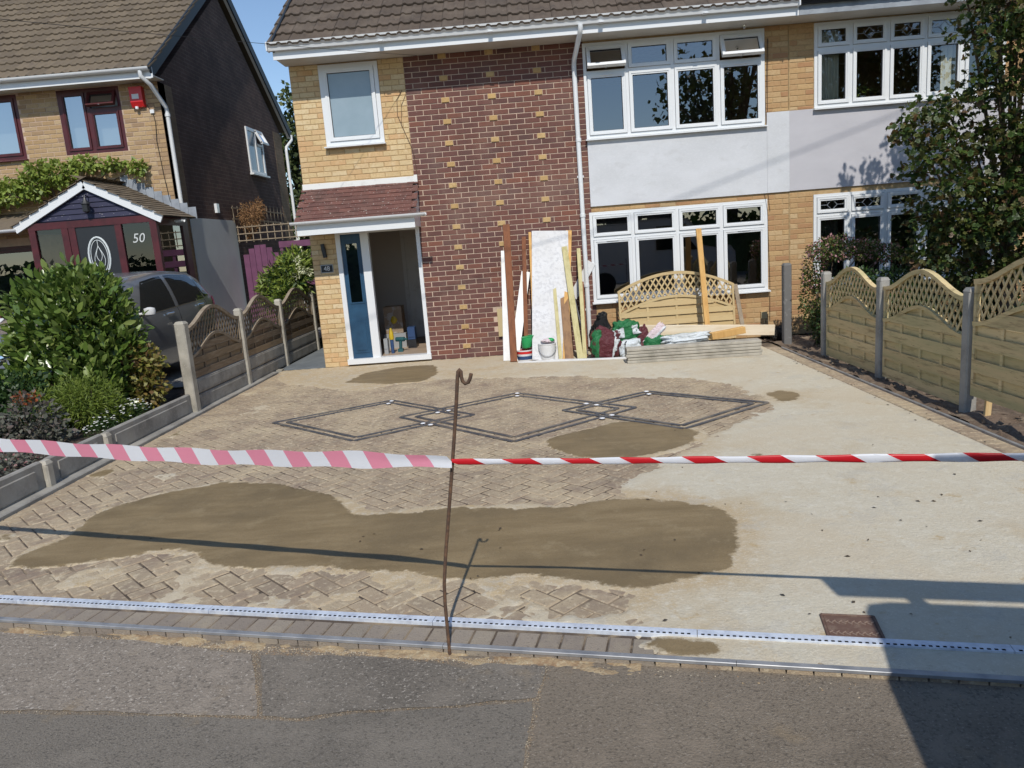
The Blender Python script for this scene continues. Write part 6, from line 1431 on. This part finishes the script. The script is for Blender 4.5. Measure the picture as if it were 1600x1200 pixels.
shrub('ground_cover', 'low mauve-brown ground cover at the street end of the flower bed', 'plant', (-2.95, -5.7, .15), [(-2.9, -5.6, .2, .3, .5, .08), (-2.75, -6.1, .2, .2, .4, .08)], 2600, .035, 'greyleaf', 'leaf', 6, .005, inner=.2)
P, D = blobs_sample([(-2.9, -5.6, .23, .3, .5, .08)], 160, .8, .2)
PF = thing('pink_flowers', 'small pink flowers scattered in the mauve-brown ground cover', 'flowers', (-2.9, -5.6, .15)); leaves('bloom', PF, MT['pinkfl'], P, D, .022, 'leaf', up=1)
# climber on number 50
VB = [(-6.95, F50 - .25, 3.30, .38, .2, .24), (-6.4, F50 - .3, 3.45, .36, .2, .22), (-6.0, F50 - .2, 3.58, .26, .15, .14), (-7.4, F50 - .3, 3.2, .45, .25, .22), (-5.55, F50 - .12, 3.55, .28, .1, .09), (-5.1, F50 - .12, 3.46, .18, .1, .15), (-6.75, F50 - .3, 3.55, .2, .15, .14), (-7.9, F50 - .3, 3.1, .5, .25, .2)]
VN_ = thing('climber', 'bright green climber spreading under the maroon upper windows of number 50', 'climber', (-6.5, F50 - .1, 2.9)); P, D = blobs_sample(VB, 3000, .2, .6); leaves('foliage', VN_, MT['vine'], P, D, .085, 'leaf', up=.4, droop=.3)
stems('stem', VN_, (-6.6, F50 - .12, 2.95), [(b[0], b[1], b[2]) for b in VB], MT['bark'], .02, .006)
DCm = thing('dead_climber', 'brown dead climber hanging from the trellis on the gable wall', 'climber', (XG + .2, 5.0, 2.2)); P, D = blobs_sample([(XG + .25, 4.95, 2.65, .22, .4, .32), (XG + .2, 5.7, 2.85, .12, .3, .25)], 2200, .2, .3); leaves('foliage', DCm, MT['dead'], P, D, .06, 'blade', droop=.4)
stems('stem', DCm, (XG + .15, 5.0, 2.2), P[:14], MT['dead'], .008, .003)
# flowering shrub between fence and number 50's wall
FS = thing('flowering_shrub', 'leafy shrub with cream flower heads over the fence at the house corner', 'shrub', (-2.75, 2.4, G0)); FB = [(-2.75, 2.2, 1.35, .38, .4, .38), (-3.05, 2.3, 1.15, .32, .4, .34), (-2.7, 2.6, 1.6, .3, .35, .28), (-2.75, 1.9, 1.0, .22, .3, .3)]
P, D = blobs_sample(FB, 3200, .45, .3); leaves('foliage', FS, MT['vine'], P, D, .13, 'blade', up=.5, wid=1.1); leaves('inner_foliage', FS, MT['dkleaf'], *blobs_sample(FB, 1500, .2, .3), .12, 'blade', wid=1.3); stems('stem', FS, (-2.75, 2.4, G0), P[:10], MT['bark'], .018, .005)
P, D = blobs_sample([(-2.52, 2.05, 1.66, .07, .08, .07), (-2.45, 2.0, 1.50, .10, .1, .07), (-2.55, 1.95, 1.40, .08, .08, .06), (-2.35, 2.1, 1.45, .06, .06, .06)], 420, .6, .3); leaves('flower_head', FS, MT['creamfl'], P, D, .03, 'leaf', up=1)
# maple on the right with its branches
MPB = []
def mp(u, v, yy, r_): x, z = fy(u, v, yy); MPB.append((x, yy, z, r_, r_ * .9, r_ * .5))
for u, v, yy, r_ in ((1440, 205, -2.6, .36), (1480, 170, -2.5, .4), (1465, 240, -2.7, .36), (1520, 225, -2.4, .45), (1500, 290, -2.7, .42), (1560, 130, -2.6, .5), (1590, 60, -2.8, .5), (1540, 40, -2.3, .4), (1600, 200, -2.7, .6), (1570, 280, -2.5, .5), (1490, 350, -2.4, .45), (1460, 400, -2.2, .4), (1540, 360, -2.5, .5), (1600, 330, -2.8, .5), (1440, 330, -1.9, .3), (1520, 420, -2.2, .45), (1590, 410, -2.5, .4), (1560, -20, -2.7, .5), (1640, 20, -2.9, .6), (1680, 200, -2.8, .7), (1680, 380, -2.6, .6), (1430, 270, -2.2, .2), (1412, 196, -2.55, .14), (1405, 208, -2.6, .11)): mp(u, v, yy, r_)
MPB += [(6.5, -2.3, 4.6, .10, .10, .10), (6.85, -2.4, 4.75, .15, .15, .16), (7.3, -2.5, 5.0, .28, .28, .25), (7.4, -2.5, 4.3, .6, .5, .4), (7.9, -2.6, 4.7, .6, .5, .4), (8.3, -2.5, 4.1, .7, .6, .5), (7.05, -2.4, 4.25, .32, .3, .22), (7.6, -2.3, 5.05, .4, .4, .3), (8.2, -2.3, 3.2, .7, .6, .5), (8.3, -2.3, 2.2, .7, .6, .5)]
MA = thing('maple_tree', 'dark green maple with bronze tints overhanging the new fence in front of the adjoining house', 'tree', (7.3, -2.2, 0))
P, D = blobs_sample(MPB, 14500, .15, .6); leaves('crown', MA, MT['acer'], P, D, .074, 'maple', up=.75, droop=.35, jitter=.9)
tk = MB()
tb = np.array((7.3, -2.2, 0.0)); tk.tube([tb, tb + (.05, .02, .6), tb + (-.02, .0, 1.2), tb + (.05, -.1, 2.2), tb + (.1, -.2, 3.6), tb + (.1, -.3, 5.0)], [.11, .09, .075, .055, .035, .015], 8); tk.build('trunk', MT['bark'], MA, smooth=60)
lm = MB()
for b in MPB:
    s0 = tb + (0, 0, random.uniform(.5, 1.9)); e = np.array(b[:3]); md = (s0 + e) / 2 + (0, 0, .12); lm.tube([s0, (s0 + md) / 2 + (0, 0, .06), md, (md + e) / 2 + (0, 0, .05), e], [.03, .024, .018, .012, .006], 6)
lm.build('limbs', MT['bark'], MA, smooth=60)
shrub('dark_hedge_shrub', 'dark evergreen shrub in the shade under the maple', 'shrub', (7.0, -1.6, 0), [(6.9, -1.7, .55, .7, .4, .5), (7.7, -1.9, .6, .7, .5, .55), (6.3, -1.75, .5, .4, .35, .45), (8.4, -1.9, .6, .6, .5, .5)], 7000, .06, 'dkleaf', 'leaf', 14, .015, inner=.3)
shrub('clipped_hedge', 'low clipped green hedge just behind the first new fence panel', 'hedge', (5.75, -1.7, 0), [(5.75, -1.75, .72, .42, .35, .34), (6.15, -1.9, .72, .35, .3, .33), (5.6, -1.6, .4, .3, .3, .4)], 7000, .042, 'dkleaf', 'leaf', 8, .012, inner=.45, noise=.1)
PK = [(5.62, -1.3, 1.30, .34, .26, .16), (5.98, -1.35, 1.26, .26, .22, .14), (5.42, -1.15, 1.02, .16, .18, .30), (5.38, -1.1, .62, .13, .16, .4), (5.5, -1.2, .35, .15, .18, .32), (6.25, -1.4, 1.2, .2, .2, .12)]
PS = thing('pink_flowered_shrub', 'arching shrub with pink and bronze blossom beside the adjoining lower window', 'shrub', (5.5, -1.15, 0)); P, D = blobs_sample(PK, 4200, .35, .35); leaves('foliage', PS, MT['acer'], P, D, .038, 'leaf', up=.5, droop=.3)
P, D = blobs_sample(PK[:3] + PK[5:], 900, .8, .35); leaves('blossom', PS, MT['pinkfl'], P, D, .032, 'leaf', up=.7); stems('stem', PS, (5.48, -1.15, 0), [p[:3] for p in PK] * 2, MT['bark'], .014, .005)
# pot plant greenery
P, D = blobs_sample([(6.55, .10, 3.45, .13, .08, .08), (6.45, .08, 3.38, .08, .06, .1)], 220, .3, .3); leaves('foliage', pt_, MT['vine'], P, D, .07, 'blade', droop=.5)
# trees behind the houses and the large tree across the road (mirrored in the upper panes)
def big_tree(name, label, base, h, r_, n, mat, size, nb=14, low=.35, seed=1):
    T = thing(name, label, 'tree', base); B = []
    for i in range(nb):
        a = 2 * math.pi * rng.random(); q = rng.random() ** .5 * r_ * .7; z = base[2] + h * (low + (1 - low) * rng.random()); k = r_ * (.3 + .22 * rng.random()) * (1.1 - .45 * abs((z - base[2]) / h - .6)); B.append((base[0] + q * math.cos(a), base[1] + q * math.sin(a), z - k * .4, k, k, k * .8))
    P, D = blobs_sample(B, n, .5, .45); leaves('crown', T, MT[mat], P, D, size, 'leaf', up=.5, jitter=.9, wid=1.3)
    MB().tube([np.array(base), np.array(base) + (.1, 0, h * .3), np.array(base) + (0, .1, h * .7)], [r_ * .09, r_ * .07, r_ * .03], 8).build('trunk', MT['bark'], T, smooth=60)
    lb_ = MB()
    for b in B: s0 = np.array(base) + (0, 0, h * random.uniform(.2, .5)); lb_.tube([s0, (s0 + np.array(b[:3])) / 2 + (0, 0, .2), np.array(b[:3])], [r_ * .035, r_ * .025, r_ * .01], 6)
    lb_.build('limbs', MT['bark'], T, smooth=60); return T
big_tree('garden_tree', 'olive green tree in the back gardens between the two houses', (-6.2, 15, 0), 7.2, 1.9, 5200, 'bgleaf', .16)
big_tree('garden_tree', 'shorter tree behind the back of number 50', (-4.4, 13.5, 0), 5.4, 1.7, 4200, 'bgleaf', .15)
big_tree('garden_tree', 'darker tree filling the gap low down behind the purple rails', (-3.6, 11.5, 0), 3.6, 1.6, 3600, 'dkleaf', .13, low=.1)
big_tree('street_tree', 'tall tree across the road, mirrored dark in the upper window', (10.2, -20.5, -.2), 11.5, 3.0, 2000, 'bgleaf', .26, 16, .45)
big_tree('street_tree', 'second broad tree across the road, mirrored in the leaded upper window', (16.0, -21, -.2), 12, 3.8, 2600, 'bgleaf', .30, 20, .35)
hd_ = thing('roadside_hedge', 'dense dark hedge along the far side of the road', 'hedge', (4, -19, -.2)); P, D = blobs_sample([(x, -19 + rng.normal() * .3, 1.0, 1.6, .9, 1.3) for x in np.arange(-44, 26, 1.9)], 14000, .7, .2); leaves('foliage', hd_, MT['dkleaf'], P, D, .28, 'leaf', wid=1.3)
MB().prism([(-19.6, -.2), (-19.5, 1.9), (-18.6, 1.9), (-18.4, -.2)], 0, -45, 27).build('hedge_core', MT['dkleaf'], hd_)

big_tree('garden_tree', 'broad tree beyond the far end of the adjoining house', (15.5, 3, 0), 7.5, 2.4, 4200, 'bgleaf', .18)
hd_ = thing('garden_hedge', 'tall boundary hedge at the far side of the adjoining front garden', 'hedge', (13.6, -4.5, 0)); P, D = blobs_sample([(13.6 + rng.normal() * .1, y_, .8, .6, .7, .95) for y_ in np.arange(-9, 1.2, .8)], 9000, .75, .2); leaves('foliage', hd_, MT['dkleaf'], P, D, .09, 'leaf', wid=1.2)
MB().prism([(13.25, 0), (13.3, 1.55), (13.9, 1.55), (13.95, 0)], 1, -9.4, 1.0).build('hedge_core', MT['dkleaf'], hd_)

# ================================================================= LITTER
def scatter(name, poly_pts, n, size, mat, z, shape='leaf', flat=True, wid=1.0):
    A = np.array(poly_pts); k = rng.integers(0, len(A) - 1, n); f = rng.random(n); P2 = A[k] * (1 - f[:, None]) + A[k + 1] * f[:, None]; return P2
lt = []
for _ in range(34):
    u, v = rng.uniform(1000, 1580), rng.uniform(600, 1000); x, y = gz(u, v)
    if x < 4.7 and y < -1.2: lt.append((x, y, .008))
for _ in range(35):
    s_ = rng.uniform(-6, -2); lt.append((4.79 + rng.normal() * .03, s_, .009))
for _ in range(22):
    x, y = gz(rng.uniform(50, 1000), rng.uniform(620, 930)); lt.append((x, y, .008))
for (u, v) in ((1410, 816), (1455, 785), (1430, 784), (1535, 846), (1160, 788), (780, 640 + 190), (735, 905), (745, 902)): lt.append((*gz(u, v), .010))
P = np.array(lt); D = rng.normal(size=P.shape) * (1, 1, .1); D /= np.linalg.norm(D, axis=1)[:, None]
tag(leaves('leaf_litter', None, MT['dryleaf'], P, D, .024, 'leaf', up=3, jitter=.1, wid=.8), kind='stuff')
# grit and sand along the foot of the front edge and the joints of the footpath
gm = MB(); 
def stone(x, y, z, s_):
    d = rng.normal(size=(6, 3)) * .25 + np.array([(1, 0, 0), (-1, 0, 0), (0, 1, 0), (0, -1, 0), (0, 0, .7), (0, 0, -.5)]); gm.add([(x + s_ * q[0], y + s_ * q[1], z + s_ * q[2]) for q in d], [(0, 2, 4), (2, 1, 4), (1, 3, 4), (3, 0, 4)])
for _ in range(1500):
    s_ = rng.uniform(-1.2, 5.6); o_ = -abs(rng.normal()) * .045 - .012
    if s_ > 2.6 and rng.random() < .75: continue
    q_ = ept(s_, o_); stone(q_[0], q_[1], float(fz(*q_)) + .001, rng.uniform(.0012, .0045))
for _ in range(5200):
    s_ = rng.uniform(-1.2, 2.75); q_ = ept(s_, -.014 - abs(rng.normal()) * .03 * (.35 + 1.3 * float(fbm(s_ * 3.0, 4.2, 3)))); stone(q_[0], q_[1], float(fz(*q_)) + .001, rng.uniform(.0012, .0038))
for path in ([(398, 1020), (399, 1070), (404, 1120)], [(404, 1122), (470, 1124), (560, 1112), (700, 1104), (835, 1092)], [(852, 1040), (836, 1095), (818, 1200)], [(-50, 1112), (280, 1117), (404, 1121)]):
    Q = np.array([g6(*q_) for q_ in path])
    for _ in range(700):
        k = rng.integers(0, len(Q) - 1); f = rng.random(); q_ = Q[k] * (1 - f) + Q[k + 1] * f + rng.normal(size=2) * .009; stone(q_[0], q_[1], float(fz(*q_)) + .003, rng.uniform(.001, .0026))
tag(gm.build('grit', M('grit_stone', (0, 0, 0), .95, rnd=[(.40, .30, .18), (.25, .16, .09), (.5, .44, .34), (.15, .11, .08)]), None, fix=False), kind='stuff')
S_, Oo = np.meshgrid(np.arange(-1.4, 3.2, .012), np.linspace(.012, -.12, 26))
hh_ = (fbm(S_ * 7, Oo * 16, 5, 31) - .40) * 1.5 * np.clip(1 - (-Oo) / (.03 + .085 * fbm(S_ * 2.3, S_ * 0 + 3, 4, 33)), -1, 1) + .10 * (fbm(S_ * 40, Oo * 40, 3, 35) - .5) - .02
XX = E0[0] + EX[0] * S_ + EN[0] * Oo; YY = E0[1] + EX[1] * S_ + EN[1] * Oo; ZZ = fz(XX, YY) - .0008 + .030 * np.clip(hh_, -.05, .5); ii = np.arange(S_.size).reshape(S_.shape)
tag(link('spilled_sand', fastmesh('spilled_sand', np.stack([XX.ravel(), YY.ravel(), ZZ.ravel()], 1), np.stack([ii[1:, :-1], ii[1:, 1:], ii[:-1, 1:], ii[:-1, :-1]], -1).reshape(-1, 4), MT['sand'])), kind='stuff')
# clods on the soil bed
cl = MB()
for _ in range(260):
    x, y, s_ = rng.uniform(5.0, 5.7), rng.uniform(-7, -1.2), rng.uniform(.008, .035); d = rng.normal(size=(6, 3)) * .25 + np.array([(1, 0, 0), (-1, 0, 0), (0, 1, 0), (0, -1, 0), (0, 0, .8), (0, 0, -.5)]); cl.add([(x + s_ * q_[0], y + s_ * q_[1], .02 + s_ * q_[2]) for q_ in d], [(0, 2, 4), (2, 1, 4), (1, 3, 4), (3, 0, 4)])
tag(cl.build('soil_clods', MT['soil'], None, fix=False), kind='stuff')
